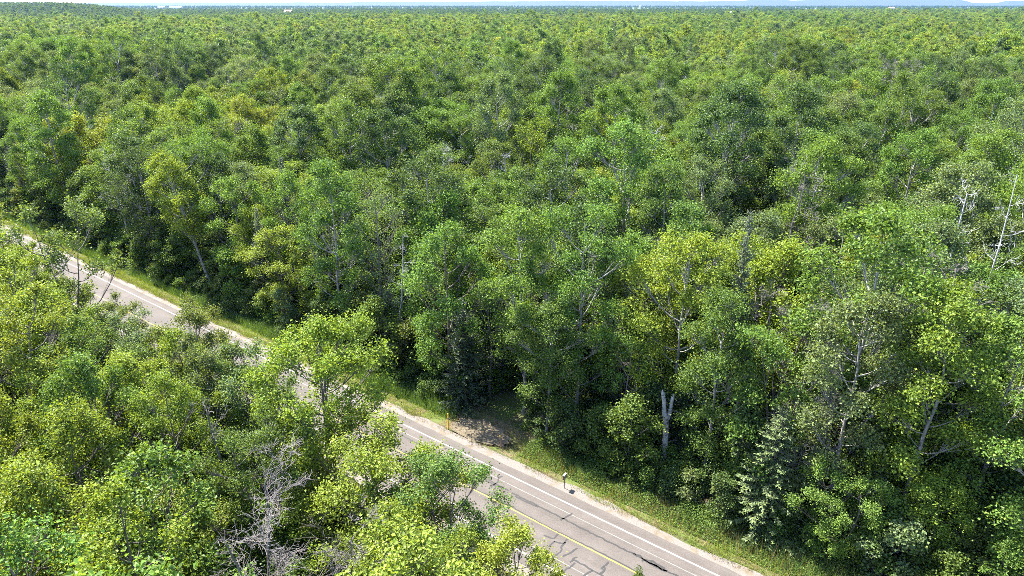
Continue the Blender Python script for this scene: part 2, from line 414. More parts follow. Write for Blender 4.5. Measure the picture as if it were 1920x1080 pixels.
def broadleaf(name, seed, H, R, zb, lobes, clumps, lpc, leaf, bark_m, clump_r=.55, squash=.7, lean=0.0, base=.17, up=.6, stems=1, profile=.4, az=None, lobe_r=(.34, .52), bare=0, splay=(1.2, 2.2)):
    """returns (trunk mesh, crown mesh): trunk and limbs; crown of leaf clumps gathered in lobes on the limbs"""
    rng = np.random.default_rng(seed)
    T = Tubes(); B = Tubes(); C = []; Nn = []
    lines = []
    for q in range(stems):
        P = trunk_line(rng, H * (.95 if q == 0 else rng.uniform(.75, .95)), lean if stems == 1 else rng.uniform(*splay), .35, az=az if stems == 1 else q * 6.28 / stems + rng.uniform(0, 1))
        lines.append(P); zt = P[:, 2] / H
        T.add(P, base * (.75 if stems > 1 else 1) * (1 - .88 * zt) * np.where(zt < .02, 1.3, 1), 7)
    ph = rng.uniform(0, 6.28, 3)
    for q in range(lobes):
        P = lines[q % stems]
        t = (q + rng.uniform(.2, .8)) / lobes; t = t ** .85
        azl = q * 2.399 + rng.uniform(-.5, .5)
        env = (.62 + .38 * t / profile) if t < profile else math.sqrt(max(.02, 1 - ((t - profile) / (1.02 - profile)) ** 2))
        env *= 1 + .18 * math.sin(azl * 2 + ph[0]) + .12 * math.sin(azl * 3 + ph[1])
        lr = R * rng.uniform(*lobe_r) * (1 - .25 * t)
        z = zb + (H - zb) * t - lr * .35
        r = max(0, R * env - lr * .75) * rng.uniform(.75, 1.08)
        ax = on_line(P, min(z, P[-1, 2]))
        c = ax + np.array([math.cos(azl) * r, math.sin(azl) * r, 0]); c[2] = z
        z0 = max(zb * .55, z - r * rng.uniform(.7, 1.2)); p0 = on_line(P, min(z0, P[-1, 2] * .97))
        ll = np.linalg.norm(c - p0); rl = min(.09, .018 + .012 * ll)
        L = curve(p0, c, np.array([0, 0, -.12 * ll]), 5)
        B.add(L, rl * np.linspace(1, .35, 5), 4)
        m = max(3, int(clumps / lobes * rng.uniform(.7, 1.3)))
        d = rng.normal(size=(m, 3)); d /= np.linalg.norm(d, axis=1)[:, None]; d[:, 2] = np.where(d[:, 2] < -.45, -d[:, 2], d[:, 2])
        cc = c + d * lr * rng.uniform(.55, 1.05, (m, 1)) * np.array([1, 1, .85])
        for k in range(m):
            e = cc[k]; s = L[rng.integers(2, 5)]
            B.add(curve(s, e, rng.normal(0, .08, 3), 3), [.022, .014, .006], 3)
            if k < bare: continue
            n = max(4, int(lpc * rng.uniform(.55, 1.45)))
            cr = clump_r * rng.uniform(.6, 1.5)
            o = rng.normal(size=(n, 3)) * np.array([.5, .5, .5 * squash]) * cr; o[:, 2] += np.abs(rng.normal(0, .25, n)) * cr
            C.append(e + o)
            out = (e - on_line(P, min(e[2], P[-1, 2]))); out[2] = 0; out /= np.linalg.norm(out) + 1e-6
            Nn.append(rng.normal(size=(n, 3)) * 1.0 + np.array([0, 0, up]) + out * .35 + o / cr * .45)
    c = np.concatenate(C); nn = np.concatenate(Nn)
    sz = leaf * rng.uniform(.65, 1.3, len(c))
    lv, lf, var = leaves(rng, c, nn, sz, sz * .8)
    tv, tf = T.arrays(); bv, bf = B.arrays()
    return mesh_np(name + '_trunk', tv, tf, [bark_m], smooth=True), mesh_np(name + '_crown', lv, lf, [LEAF], {'var': var}), mesh_np(name + '_limbs', bv, bf, [bark_m], smooth=True)

def conifer(name, seed, H, R, step=.36, nb=7, dens=.17, bark_m=None, bald=0.0, spray=.42):
    rng = np.random.default_rng(seed); T = Tubes(); C = []; A = []; S_ = []
    P = trunk_line(rng, H, 0, .1); T.add(P, .13 * (1 - .95 * P[:, 2] / H) + .008, 6)
    z = .8
    while z < H - .25:
        t = z / H
        for q in range(nb if t < .85 else 5):
            if rng.random() < bald * (1 - t): continue
            az = rng.uniform(0, 6.28); Lb = (R * (1 - t) ** .8 + .18) * rng.uniform(.7, 1.15)
            dr = -.38 + .75 * t
            k = 5; u = np.linspace(0, 1, k)
            hd = np.array([math.cos(az), math.sin(az)])
            bz = z + Lb * (dr * u + .22 * u ** 2.5)
            B = np.column_stack([on_line(P, z)[:2] + hd * (Lb * u)[:, None], bz])
            T.add(B[[0, 2, 4]], [.022, .014, .005], 3)
            m = max(3, int(Lb / dens))
            uu = np.linspace(.12, 1, m); base = np.stack([np.interp(uu, u, B[:, j]) for j in range(3)], 1)
            for sd in (-1, 1, 0):
                a2 = az + sd * rng.uniform(.6, 1.1, m)
                ax = np.column_stack([np.cos(a2), np.sin(a2), rng.uniform(-.55, .1, m)])
                ln = spray * (1.15 - .5 * uu) * rng.uniform(.7, 1.25, m) * (.45 + .55 * min(1, Lb / R * 1.4))
                C.append(base + ax * ln[:, None] * .45 + rng.normal(0, .03, (m, 3))); A.append(ax); S_.append(ln)
        z += step * rng.uniform(.8, 1.2) * (1 - .35 * t)
    c, a, s = np.concatenate(C), np.concatenate(A), np.concatenate(S_)
    lv, lf, var = leaves(rng, c, np.column_stack([rng.normal(0, .45, (len(c), 2)), np.ones(len(c))]), s, s * .36, droop=0, fold=-.06, axis=a)
    tv, tf = T.arrays()
    return mesh_np(name + '_trunk', tv, tf, [bark_m or BARK_DARK], smooth=True), mesh_np(name + '_crown', lv, lf, [NEEDLE], {'var': var})

def deadwood(name, seed, H, spread, depth, bark_m, base=.14, first=.3, kids=(3, 5), lean=.6, fine=.0075, stems=1, broken=False, bend=0.0):
    """returns (trunk mesh, [bough meshes])"""
    rng = np.random.default_rng(seed); T = Tubes(); boughs = []
    def grow(B, p, d, L, r, lev):
        k = 5; pts = [p]; dd = d.copy()
        for q in range(k - 1):
            dd = dd + rng.normal(0, .17, 3) + np.array([0, 0, .04]); dd /= np.linalg.norm(dd); pts.append(pts[-1] + dd * L / (k - 1))
        pts = np.array(pts); B.add(pts, np.maximum(fine, r * np.linspace(1, .4, k)), 4 if lev < 2 else 3)
        if lev >= depth: return
        for q in range(rng.integers(*kids) + (2 if lev == 1 else 0)):
            t = rng.uniform(.25, 1.0); i = min(k - 2, int(t * (k - 1))); b = pts[i] + (pts[i + 1] - pts[i]) * (t * (k - 1) - i)
            nd = dd * .75 + rng.normal(0, .6, 3); nd /= np.linalg.norm(nd)
            grow(B, b, nd, L * rng.uniform(.42, .7), r * .5, lev + 1)
    for s_ in range(stems):
        P = trunk_line(rng, H * rng.uniform(.85, 1), lean if stems == 1 else 1.6, .5, az=None if stems == 1 else s_ * 6.28 / stems)
        P[:, 0] += bend * np.sin(P[:, 2] / H * 6.6) * (P[:, 2] / H)
        T.add(P, base * (1 - (.55 if broken else .85) * P[:, 2] / H), 6)
        nb = int(max(4, (1 - first) * H / (.85 * stems)))
        for q in range(nb):
            t = first + (1 - first) * (q + rng.random()) / nb; p = on_line(P, min(P[-1, 2], t * H)); az = q * 2.4 + rng.uniform(-.6, .6)
            el = rng.uniform(.1, .9); d = np.array([math.cos(az) * math.cos(el), math.sin(az) * math.cos(el), math.sin(el)])
            B = Tubes(); grow(B, p, d, spread * (1.15 - .75 * t) * rng.uniform(.5, 1.1), base * (1 - .8 * t) * .20 + .008, 1)
            bv, bf = B.arrays(); boughs.append(mesh_np(name + '_bough', bv, bf, [bark_m]))
    tv, tf = T.arrays()
    return mesh_np(name + '_trunk', tv, tf, [bark_m], smooth=True), boughs

MAPLE = [broadleaf('maple%d' % k, 100 + k, H, R, zb, 26, 330, 58, .185, BARK_DARK, clump_r=.58, squash=sq, profile=pf, stems=st, lobe_r=(.22, .38))
         for k, (H, R, zb, sq, pf, st) in enumerate([(16, 4.1, 3, .9, .5, 1), (15, 3.6, 2.5, 1.1, .45, 1), (17, 4.7, 3.5, .85, .55, 1), (14.5, 3.5, 2.5, 1.2, .4, 2), (16, 4.4, 2.5, .8, .55, 1), (15.5, 3.2, 2.5, 1.2, .4, 1), (16.5, 4.9, 3.5, .8, .5, 2)])]
NEAR = [broadleaf('near%d' % k, 160 + k, H, R, zb, 34, 430, 52, .15, BARK_DARK, clump_r=.46, squash=1.35, profile=pf, stems=st, lobe_r=(.16, .30), base=.15)
        for k, (H, R, zb, pf, st) in enumerate([(15.5, 3.9, 3.5, .4, 2), (15, 3.5, 3, .35, 1), (16, 4.3, 4, .45, 3), (14.5, 3.3, 3, .4, 2), (16, 3.8, 3, .4, 1)])]
ASPEN = [broadleaf('aspen%d' % k, 200 + k, H, R, zb, 24, 400, 60, .18, BARK_PALE, clump_r=.66, squash=.8, profile=pf, lobe_r=(.24, .40), base=.19, up=.5)
         for k, (H, R, zb, pf) in enumerate([(21, 4.4, 4.5, .58), (20, 4.1, 4, .55), (22, 5.0, 5, .6), (20.5, 3.7, 3.5, .5), (19.5, 4.8, 5, .62), (21, 4.2, 6.5, .58)])]
SPARSE = [broadleaf('sparse%d' % k, 300 + k, H, R, zb, 20, 190, 44, .18, BARK_DARK, clump_r=.5, squash=1.1, profile=.45, stems=st, base=.13, lobe_r=(.25, .4))
          for k, (H, R, zb, st) in enumerate([(15, 3.3, 3.5, 2), (14, 2.9, 4, 1), (15.5, 3.6, 4, 3)])]
HERO = [broadleaf('vase0', 351, 16.5, 4.6, 7.6, 30, 380, 66, .165, BARK_DARK, clump_r=.52, squash=1.2, profile=.35, stems=2, base=.2, lobe_r=(.20, .33), splay=(.4, .9)),
        broadleaf('vase1', 353, 13, 5.0, 3.0, 36, 520, 66, .155, BARK_DARK, clump_r=.52, squash=1.1, profile=.45, stems=2, base=.17, lobe_r=(.20, .33), splay=(.6, 1.2))]
LEAN = [broadleaf('leaning', 360, 19, 3.6, 8.5, 20, 280, 62, .19, BARK_PALE, clump_r=.62, squash=.85, profile=.45, lean=3.4, az=math.pi, base=.22, lobe_r=(.24, .4))]
DYING = [broadleaf('dying%d' % k, 330 + k, H, R, zb, 18, 240, 18, .17, BARK_DEAD, clump_r=.5, squash=.9, profile=.5, base=.16, bare=4)
         for k, (H, R, zb) in enumerate([(18, 3.4, 5), (17, 3.0, 4)])]
SPRUCE = [conifer('spruce%d' % k, 400 + k, H, R, bald=bd, nb=nb) for k, (H, R, bd, nb) in enumerate([(15, 2.5, 0, 7), (13, 2.6, 0, 8), (17, 2.3, .15, 6)])]
DEAD = [deadwood('dead%d' % k, 500 + k, H, sp, dp, bm, base=ba, first=fi, stems=st, bend=bd, kids=kd) for k, (H, sp, dp, bm, ba, fi, st, bd, kd) in enumerate([
    (14, 3.4, 4, BARK_DEAD, .12, .3, 1, 0, (3, 5)), (16, 2.6, 3, BARK_DEADPALE, .15, .4, 1, 0, (3, 5)), (15, 3.8, 4, BARK_DEAD, .11, .3, 2, 0, (4, 6)), (18, 2.4, 3, BARK_DEADPALE, .16, .5, 1, 0, (3, 5)), (14, 2.2, 3, BARK_DEAD, .15, .55, 1, 1.3, (3, 5))])]
SHRUB = [broadleaf('shrub%d' % k, 600 + k, H, R, .3, 9, 60, 48, .15, BARK_DARK, clump_r=.33, squash=.8, profile=.3, stems=3, base=.05)
         for k, (H, R) in enumerate([(2.6, 1.2), (3.4, 1.5), (2.0, 1.3)])]
SAPLING = [broadleaf('sapling%d' % k, 620 + k, H, R, .6, 10, 110, 50, .18, BARK_DARK, clump_r=.42, squash=.8, profile=.3, base=.07)
           for k, (H, R) in enumerate([(6.5, 1.8), (8, 2.1), (5.2, 1.9)])]

# ------------------------------------------------------------------ placing trees
# crown tints are the leaves' own colours
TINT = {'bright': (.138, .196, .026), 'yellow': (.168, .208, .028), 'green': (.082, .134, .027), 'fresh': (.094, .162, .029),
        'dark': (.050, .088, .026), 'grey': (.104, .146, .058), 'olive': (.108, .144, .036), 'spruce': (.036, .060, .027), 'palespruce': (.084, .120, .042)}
WORD = {'bright': 'bright green', 'yellow': 'yellow-green', 'green': 'mid green', 'fresh': 'fresh green', 'dark': 'dark green', 'grey': 'grey-green', 'olive': 'olive green', 'spruce': 'dark', 'palespruce': 'light green'}
PR = random.Random(5)
def jit(c, a=.12):
    k = PR.uniform(1 - a, 1 + a); h = PR.uniform(-.08, .08)
    return (c[0] * k * (1 + h), c[1] * k, c[2] * k * (1 - h))
def plant(name, shape, size, x, y, h, hue, label=None, cat=None, group=None, rz=None, wide=1.0, z=None, tint=None):
    sh = shape[0] if isinstance(shape, tuple) else shape
    sc = h / size
    zz = float(ground_z(sn(x, y)[1])) - .04 if z is None else z
    r = empty(name, (x, y, zz), PR.uniform(0, 6.28) if rz is None else rz, (sc * wide, sc * wide, sc))
    tk = link('trunk', shape[0], r)
    if len(shape) > 2: link('limbs', shape[2], tk)
    if isinstance(shape[1], list):
        for bm_ in shape[1]: link('bough', bm_, r)
    else:
        c = link('crown', shape[1], r); c['tint'] = tint or jit(TINT[hue])
    tag(r, label, cat, group)
    return r
HEIGHT = {}
for nm, lst in (('M', MAPLE), ('A', ASPEN), ('S', SPARSE), ('H', HERO), ('N', NEAR), ('L', LEAN), ('Y', DYING), ('P', SPRUCE), ('D', DEAD), ('B', SHRUB), ('G', SAPLING)):
    for k, pr in enumerate(lst):
        parts_ = pr[1] if isinstance(pr[1], list) else [pr[1]]; a = []
        for me in parts_:
            q = np.empty(len(me.vertices) * 3, np.float32); me.vertices.foreach_get('co', q); a.append(q.reshape(-1, 3))
        a = np.concatenate(a)
        b_ = np.empty(len(pr[0].vertices) * 3, np.float32); pr[0].vertices.foreach_get('co', b_)
        HEIGHT[nm + str(k)] = (float(max(np.percentile(a[:, 2], 99.7), b_[2::3].max())), float(np.percentile(np.hypot(a[:, 0], a[:, 1]), 90)))
SHAPES = {nm: lst for nm, lst in (('M', MAPLE), ('A', ASPEN), ('S', SPARSE), ('H', HERO), ('N', NEAR), ('L', LEAN), ('Y', DYING), ('P', SPRUCE), ('D', DEAD), ('B', SHRUB), ('G', SAPLING))}
KIND = {'N': ('maple_tree', 'maple tree'), 'L': ('aspen_tree', 'aspen tree'), 'H': ('maple_tree', 'maple tree'), 'M': ('maple_tree', 'maple tree'), 'A': ('aspen_tree', 'aspen tree'), 'S': ('maple_tree', 'maple tree'), 'Y': ('dying_tree', 'dying tree'), 'P': ('spruce_tree', 'spruce tree'), 'D': ('dead_tree', 'dead tree'), 'B': ('shrub', 'shrub'), 'G': ('sapling', 'sapling')}
GROUP = {'N': 'maples in the forest', 'L': 'aspens in the forest', 'H': 'maples in the forest', 'M': 'maples in the forest', 'A': 'aspens in the forest', 'S': 'maples in the forest', 'Y': 'dying trees in the forest', 'P': 'spruces in the forest', 'D': 'dead trees in the forest', 'B': 'shrubs along the forest edge', 'G': 'saplings along the forest edge'}
TAKEN = []          # (x, y, crown radius)
LAND = []           # landmarks for labels: (px, py, phrase)
def put(code, px, py, n=None, Y=None, hue='green', label=None, wide=1.0, rz=None, mark=None, tint=None):
    x, y, h = stand(px, py, n, Y)
    h -= float(ground_z(sn(x, y)[1]))
    if code[0] == 'G' and h > HEIGHT[code][0] * 1.15: code = 'N' + str(int(code[1:]) + 1)
    nm, idx = code[0], int(code[1:])
    H0, R0 = HEIGHT[code]
    o = plant(KIND[nm][0], SHAPES[nm][idx], H0, x, y, h, hue, label, KIND[nm][1], GROUP[nm], rz, wide * (H0 / h) ** .35, tint=tint)
    TAKEN.append((x, y, R0 * h / H0 * wide * (H0 / h) ** .35 * (.6 if nm in 'DB' else 1)))
    if mark:
        q = project(x, y, h * .7); LAND.append((q[0], q[1], mark))
    return o

# trees that stand out, from the near side of the road
put('H0', 590, 603, n=-12.6, hue='bright', tint=(.15, .215, .026), label='open bright green maple with forked dark trunk standing against the road', mark='forked maple against the road', wide=1.08)
put('H1', 700, 800, Y=38.5, hue='bright', label='broad green maple crown overlapping the near road lane, centre bottom', wide=1.15, mark='broad maple over the near lane')
put('N2', 835, 856, Y=35.5, hue='green', label='smaller maple on the road side of the broad maple, reaching over the lane', wide=1.05)
put('N4', 960, 985, Y=29.5, hue='yellow', label='yellow-green maple crown at the bottom edge beside the cracked lane', wide=.95, mark='bottom yellow-green maple')
put('S1', 1205, 1070, Y=27.5, hue='green', label='tip of a slim treetop poking up over the road at the bottom edge', wide=.35)
put('D4', 385, 742, Y=38.5, rz=0.0, label='leafless grey tree with an S-bent trunk among the near maples', mark='S-bent dead tree')
put('D2', 455, 895, Y=29.5, label='twiggy bleached dead tree spreading wide at the bottom edge', wide=1.45, mark='twiggy bleached dead tree')
put('D0', 610, 985, Y=27, label='leafless crooked tree with fine twigs beside the twiggy bleached one', wide=1.3, rz=2.1)
put('S0', 85, 372, n=-12.4, hue='olive', label='loose olive maple with several dark stems where the road leaves the picture', mark='loose olive maple', wide=1.1)
put('N3', 335, 568, n=-12.2, hue='olive', label='thin multi-stemmed maple that half hides the road, olive leaves', mark='thin roadside olive maple')
put('N0', 205, 566, n=-13, hue='olive', label='slim reddish-tipped maple just left of the thin olive maple by the road')
put('S1', 440, 640, n=-12.4, hue='grey', label='slender grey-green maple with see-through crown in front of the road')
put('S2', 490, 655, n=-14.5, hue='grey', label='see-through maple between the slender grey-green one and the forked maple', wide=.9)
put('N1', 230, 665, Y=46, hue='bright', label='tall bright maple with dense tufts behind the S-bent dead tree')
put('N2', 130, 600, Y=52, hue='green', label='wide green maple on the near side below the loose olive maple')
put('N1', 110, 760, Y=37, hue='bright', label='bright tufted maple with dark trunk gaps near the lower picture edge')
put('N3', 220, 960, Y=26, hue='bright', label='bright maple crown at the bottom edge, between dead tree and corner')
put('N1', 50, 870, Y=30, hue='yellow', label='yellow-green maple filling the lower corner nearest the camera')
put('N4', 310, 700, Y=41, hue='bright', label='bright maple just behind the S-bent dead tree', wide=.9)
put('N0', 470, 770, Y=38, hue='green', label='upright green maple between the S-bent dead tree and forked maple', wide=.95)
put('N2', 720, 960, Y=29, hue='bright', label='low bright maple below the broad maple at the bottom edge', wide=.9)
# a ragged row of thin maples along the near verge that hides the near lane
EDGE_WORDS = ['bent', 'slim', 'airy', 'bushy', 'forked', 'ragged', 'short', 'narrow', 'loose', 'feathery', 'leggy', 'twin-stemmed', 'leafy', 'lopsided', 'tufted', 'pale-tipped', 'light', 'patchy', 'spindly', 'open']
er = random.Random(21)
for k, px in enumerate((20, 55, 110, 150, 185, 245, 285, 320, 385, 420, 465)):
    yl = None
    for sy in np.linspace(-120, 30, 400):
        qx, qy, _ = project(*road(sy, -3.3), 0)
        if qx <= px: yl = qy
    top_y = (yl or 480) + er.uniform(-25, 25) - (30 if px in (320, 385, 420) else 0) + (22 if px in (150, 185, 245) else 0)
    put(('S%d' % (k % 3)) if k % 2 else 'N%d' % (k % 5), px, top_y, n=er.uniform(-15.5, -12.2), hue=er.choice(['bright', 'olive', 'bright', 'grey', 'fresh']), label='%s roadside maple, number %d along the near verge from the picture edge' % (EDGE_WORDS[k], k + 1), wide=er.uniform(.8, 1.05))
# far side of the road, the wall of edge trees
put('L0', 355, 287, n=7.2, hue='bright', rz=0.0, label='bright aspen with a leaning pale trunk at the far road edge', mark='leaning aspen by the road')
put('M2', 430, 330, n=9.5, hue='fresh', label='fresh green maple just beyond the leaning aspen')
put('P0', 478, 388, n=8, hue='spruce', label='dark narrow spruce at the forest edge beside the tall fresh maple', mark='dark narrow roadside spruce', wide=.75)
put('P2', 524, 292, n=13, hue='spruce', label='tall dark spruce behind the narrow roadside spruce', wide=.8)
put('A1', 610, 300, n=8, hue='fresh', label='tall fresh green aspen at the forest edge, opposite the forked maple', mark='tall fresh aspen at the forest edge', wide=1.0)
put('Y0', 695, 345, n=10, hue='grey', label='half-bare brownish tree with pale twigs between two roadside aspens', mark='half-bare brownish tree')
put('A4', 790, 285, n=19, hue='dark', label='broad dark green aspen dome behind the half-bare tree', wide=1.15, mark='broad dark aspen dome')
put('M4', 835, 415, n=7.6, hue='fresh', label='green maple with dead inner limbs at the field entrance', wide=1.05, mark='maple at the field entrance')
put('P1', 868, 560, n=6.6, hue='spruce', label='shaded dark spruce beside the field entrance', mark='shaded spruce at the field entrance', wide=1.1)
put('G0', 745, 600, n=6.6, hue='olive', label='sunlit olive sapling standing in front of the shaded spruce', wide=1.2)
put('A0', 985, 392, n=9, hue='fresh', label='rounded fresh aspen just behind the bare field entrance', mark='rounded aspen at the field entrance', wide=1.0)
put('A2', 1095, 382, n=10, hue='fresh', label='large rounded aspen with pale bare trunks showing in mid crown', mark='large rounded aspen', wide=.95)
put('A5', 1030, 560, n=7, hue='green', label='lower aspen with dead pale limbs in front of the two rounded ones', wide=1.1)
put('A4', 1290, 432, n=13.5, hue='bright', label='broad aspen crown above the broken birch trunk', mark='broad aspen over the broken birch', wide=1.0)
put('P2', 1410, 392, n=15, hue='spruce', label='dark narrow spruce standing behind the broad aspen', mark='dark spruce behind the broad aspen', wide=.8)
put('M6', 1495, 600, n=10, hue='fresh', label='vivid green maple in front of the tangle of dead boughs', mark='vivid green maple', wide=.95)
put('A1', 1640, 547, n=10, hue='grey', label='rounded grey-green tree with exposed dark lower trunk', mark='rounded grey-green tree', wide=1.05)
put('P1', 1470, 762, n=6.8, hue='palespruce', label='light green drooping spruce beside the roadside weeds', mark='light drooping spruce', wide=1.25)
put('A3', 1810, 545, n=11, hue='bright', label='bright loose aspen by the picture edge, beyond the rounded grey-green tree', wide=1.1, mark='bright loose aspen')
put('M5', 1770, 900, n=9, hue='bright', label='bright young maple low by the picture corner', wide=1.15)
put('G2', 1600, 870, n=7, hue='fresh', label='fresh green young maple beside the light drooping spruce', wide=1.15)
put('G0', 1680, 965, n=6.5, hue='grey', label='pale grey-green bushy sapling near the bottom corner', wide=1.3)
put('G2', 1130, 760, n=6.6, hue='green', label='low bushy sapling over the ditch below the large rounded aspen')
put('G1', 990, 720, n=7.2, hue='green', label='leafy sapling just right of the bare field entrance')
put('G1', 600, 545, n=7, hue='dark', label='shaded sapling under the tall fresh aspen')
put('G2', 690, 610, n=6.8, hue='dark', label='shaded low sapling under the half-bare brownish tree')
# dead trees that catch the eye
for (px, py, n, code, w, lab, mk) in [
    (1390, 218, 62, 'D1', .9, 'bleached white dead tree deep in the forest above the dark spruce', 'bleached white dead tree'),
    (1510, 305, 36, 'D0', 1.1, 'grey brushy dead tree beyond the dark spruce', 'grey brushy dead tree'),
    (1505, 540, 14, 'D2', 1.0, 'tangle of pinkish-grey dead boughs behind the vivid green maple', 'tangle of dead boughs'),
    (1585, 665, 9, 'D2', .8, 'pale dead branches sticking out beside the rounded grey-green tree', None),
    (1800, 335, 27, 'D3', .8, 'tall white dead trunk standing near the picture edge', 'tall white dead trunk'),
    (1905, 330, 30, 'D1', .8, 'grey-white dead tree at the picture edge beside the tall white trunk', None),
    (1840, 480, 18, 'D0', 1.2, 'bare grey branches fanning out above the bright loose aspen', None),
    (1705, 108, 120, 'D2', 1.2, 'thin grey dead tree far back in the forest', 'thin grey far dead tree'),
    (395, 195, 60, 'D0', .7, 'dark leafless stems rising from the canopy beyond the leaning aspen', 'dark leafless stems'),
    (1045, 165, 85, 'D3', .6, 'thin bare pole of a tree rising mid forest', 'bare pole in mid forest'),
    (1190, 290, 38, 'D1', .6, 'pale bare stems showing between dark crowns mid picture', None),
    (960, 800, 9, 'D3', .5, 'small dead stem in the shade behind the field entrance', None),
    (480, 130, 90, 'D0', 1.0, 'greyish brushy dead tree in the canopy far beyond the leaning aspen', None),
    (860, 110, 130, 'D2', 1.1, 'brownish-grey dead tree far back, upper middle', None)]:
    put(code, px, py, n=n, label=lab, wide=w, mark=mk)

# the broken birch: stout white trunk, snapped fork
x, y, _ = stand(1258, 700, n=8.6)
br = empty('birch_tree', (x, y, -.4)); tag(br, 'stout white broken birch trunk with a snapped fork at the forest edge', 'birch tree')
T = Tubes(); T.add([(0, 0, 0), (.05, 0, 1.6), (.09, .02, 2.9), (.02, 0, 4.1), (-.05, 0, 5.3), (0, 0, 5.9)], [.30, .26, .24, .25, .23, .24], 11); tv, tf = T.arrays()
link('trunk', mesh_np('birch_trunk', tv, tf, [BARK_BIRCH], smooth=True), br)
bg_ = np.random.default_rng(8)
for dx, top, r0, tw in ((-.32, 8.0, .20, -.14), (.30, 7.7, .17, .05)):
    T = Tubes(); T.add([(dx * .35, 0, 5.5), (dx * .8, .03, 6.2), (dx, .05, 7.0), (dx + tw, .05, top - .2), (dx + tw * 1.3, .05, top)], [r0, r0 * .95, r0 * .8, r0 * .8, r0 * .6], 9); tv, tf = T.arrays()
    tv[-9:, 2] += bg_.uniform(-.25, .35, 9)          # splintered end
    link('fork', mesh_np('birch_fork', tv, tf, [BARK_BIRCH], smooth=True), br)
for zc, rr0, ax, ay in ((3.1, .30, -.08, -.26), (4.6, .30, .1, -.24), (5.5, .28, -.02, -.27)):
    T = Tubes(); T.add([(ax - .16, ay, zc + .05), (ax, ay - .05, zc), (ax + .17, ay, zc + .07)], [.03, .06, .025], 6); tv, tf = T.arrays(); link('scar', mesh_np('birch_scar', tv, tf, [BARK_DARK], smooth=True), br)
T = Tubes()
for q in range(7):
    az_ = q * 2.4; z_ = 3 + q * .62; T.add([(0, 0, z_), (.5 * math.cos(az_), .5 * math.sin(az_), z_ + .3), (1.2 * math.cos(az_), 1.2 * math.sin(az_), z_ + .35)], [.035, .02, .008], 4)
tv, tf = T.arrays(); link('twigs', mesh_np('birch_twigs', tv, tf, [BARK_DEAD]), br)
TAKEN.append((x, y, 1.5)); LAND.append((1258, 740, 'broken birch trunk'))

# ---- fill: sight lines that the photograph shows open
CLEAR = []
for px, py in ([(940, 945), (1000, 975), (1060, 1005), (1120, 1035), (1180, 1065), (1240, 1075), (1300, 1070), (1270, 1050), (1200, 1015), (1100, 968), (1020, 930), (960, 897), (900, 868), (850, 842), (800, 818), (750, 795), (700, 770), (660, 752), (1060, 1060), (1100, 1075), (980, 1000),
                (150, 518), (200, 548), (250, 580), (175, 545), (225, 580), (270, 600), (900, 890), (560, 715), (530, 700)]):
    gx, gy = ground_at(px, py); CLEAR.append((gx, gy))
CLEAR = np.array(CLEAR)
SEEN = []
def keep_seen(px, n, z0, z1, Y=None):
    x, y, _ = stand(px, 600, n, Y)
    for z in np.linspace(z0, z1, 4): SEEN.append((x, y, z))
keep_seen(1258, 8.6, 3.0, 7.2); keep_seen(868, 6.6, 2.0, 10.5); keep_seen(1470, 6.8, 2.0, 9); keep_seen(372, 7.2, 3.0, 9.5)
keep_seen(590, -12.6, 5, 16); keep_seen(560, -12.6, 4, 10); keep_seen(385, None, 5, 13, Y=38.5); keep_seen(455, None, 7, 13, Y=29.5)
keep_seen(1800, 27, 12, 19); keep_seen(1390, 62, 12, 17); keep_seen(1505, 14, 12, 15); keep_seen(1110, 10, 11, 16); keep_seen(1510, 36, 12, 16)
SEEN = np.array(SEEN)
def hides(x, y, h, r, zb):
    t = np.linspace(.2, .95, 60)[None, :]
    X = SEEN[:, 0:1] * t; Y_ = SEEN[:, 1:2] * t; Z = CAM_H + (SEEN[:, 2:3] - CAM_H) * t
    far = np.hypot(SEEN[:, 0:1] - x, SEEN[:, 1:2] - y) > .5
    d = np.hypot(X - x, Y_ - y)
    return bool(((d < r * .85) & (Z < h) & (Z > zb) & far).any())
def blocks(x, y, h, r, zb):
    t = np.linspace(.25, 1, 40)[None, :]
    X = CLEAR[:, 0:1] * t; Y_ = CLEAR[:, 1:2] * t; Z = CAM_H * (1 - t)
    d = np.hypot(X - x, Y_ - y)
    return bool(((d < r * .9) & (Z < h + .2) & (Z > zb)).any())
def in_wedge(x, y, m=0.0):
    return y > 14 and abs(x) < y * .735 + 6 + m
cand = []
RNG = np.random.default_rng(77)
M_ = 60000
ys = np.sqrt(RNG.uniform(12 ** 2, 250 ** 2, M_)); xs = RNG.uniform(-1, 1, M_) * (ys * .735 + 24)
grid = {}
def too_close(x, y, r, k=.86):
    cx, cy_ = int(x // 10), int(y // 10)
    for i in (-1, 0, 1):
        for j in (-1, 0, 1):
            for (a, b, q) in grid.get((cx + i, cy_ + j), ()):
                if (a - x) ** 2 + (b - y) ** 2 < ((r + q) * k) ** 2: return True
    return False
def note(x, y, r): grid.setdefault((int(x // 10), int(y // 10)), []).append((x, y, r))
for (x, y, r) in TAKEN: note(x, y, min(r, 3.0) * .8)
stand_mix = vnoise(xs, ys, 38, 4); hue_mix = vnoise(xs, ys, 22, 8)
FILL = []
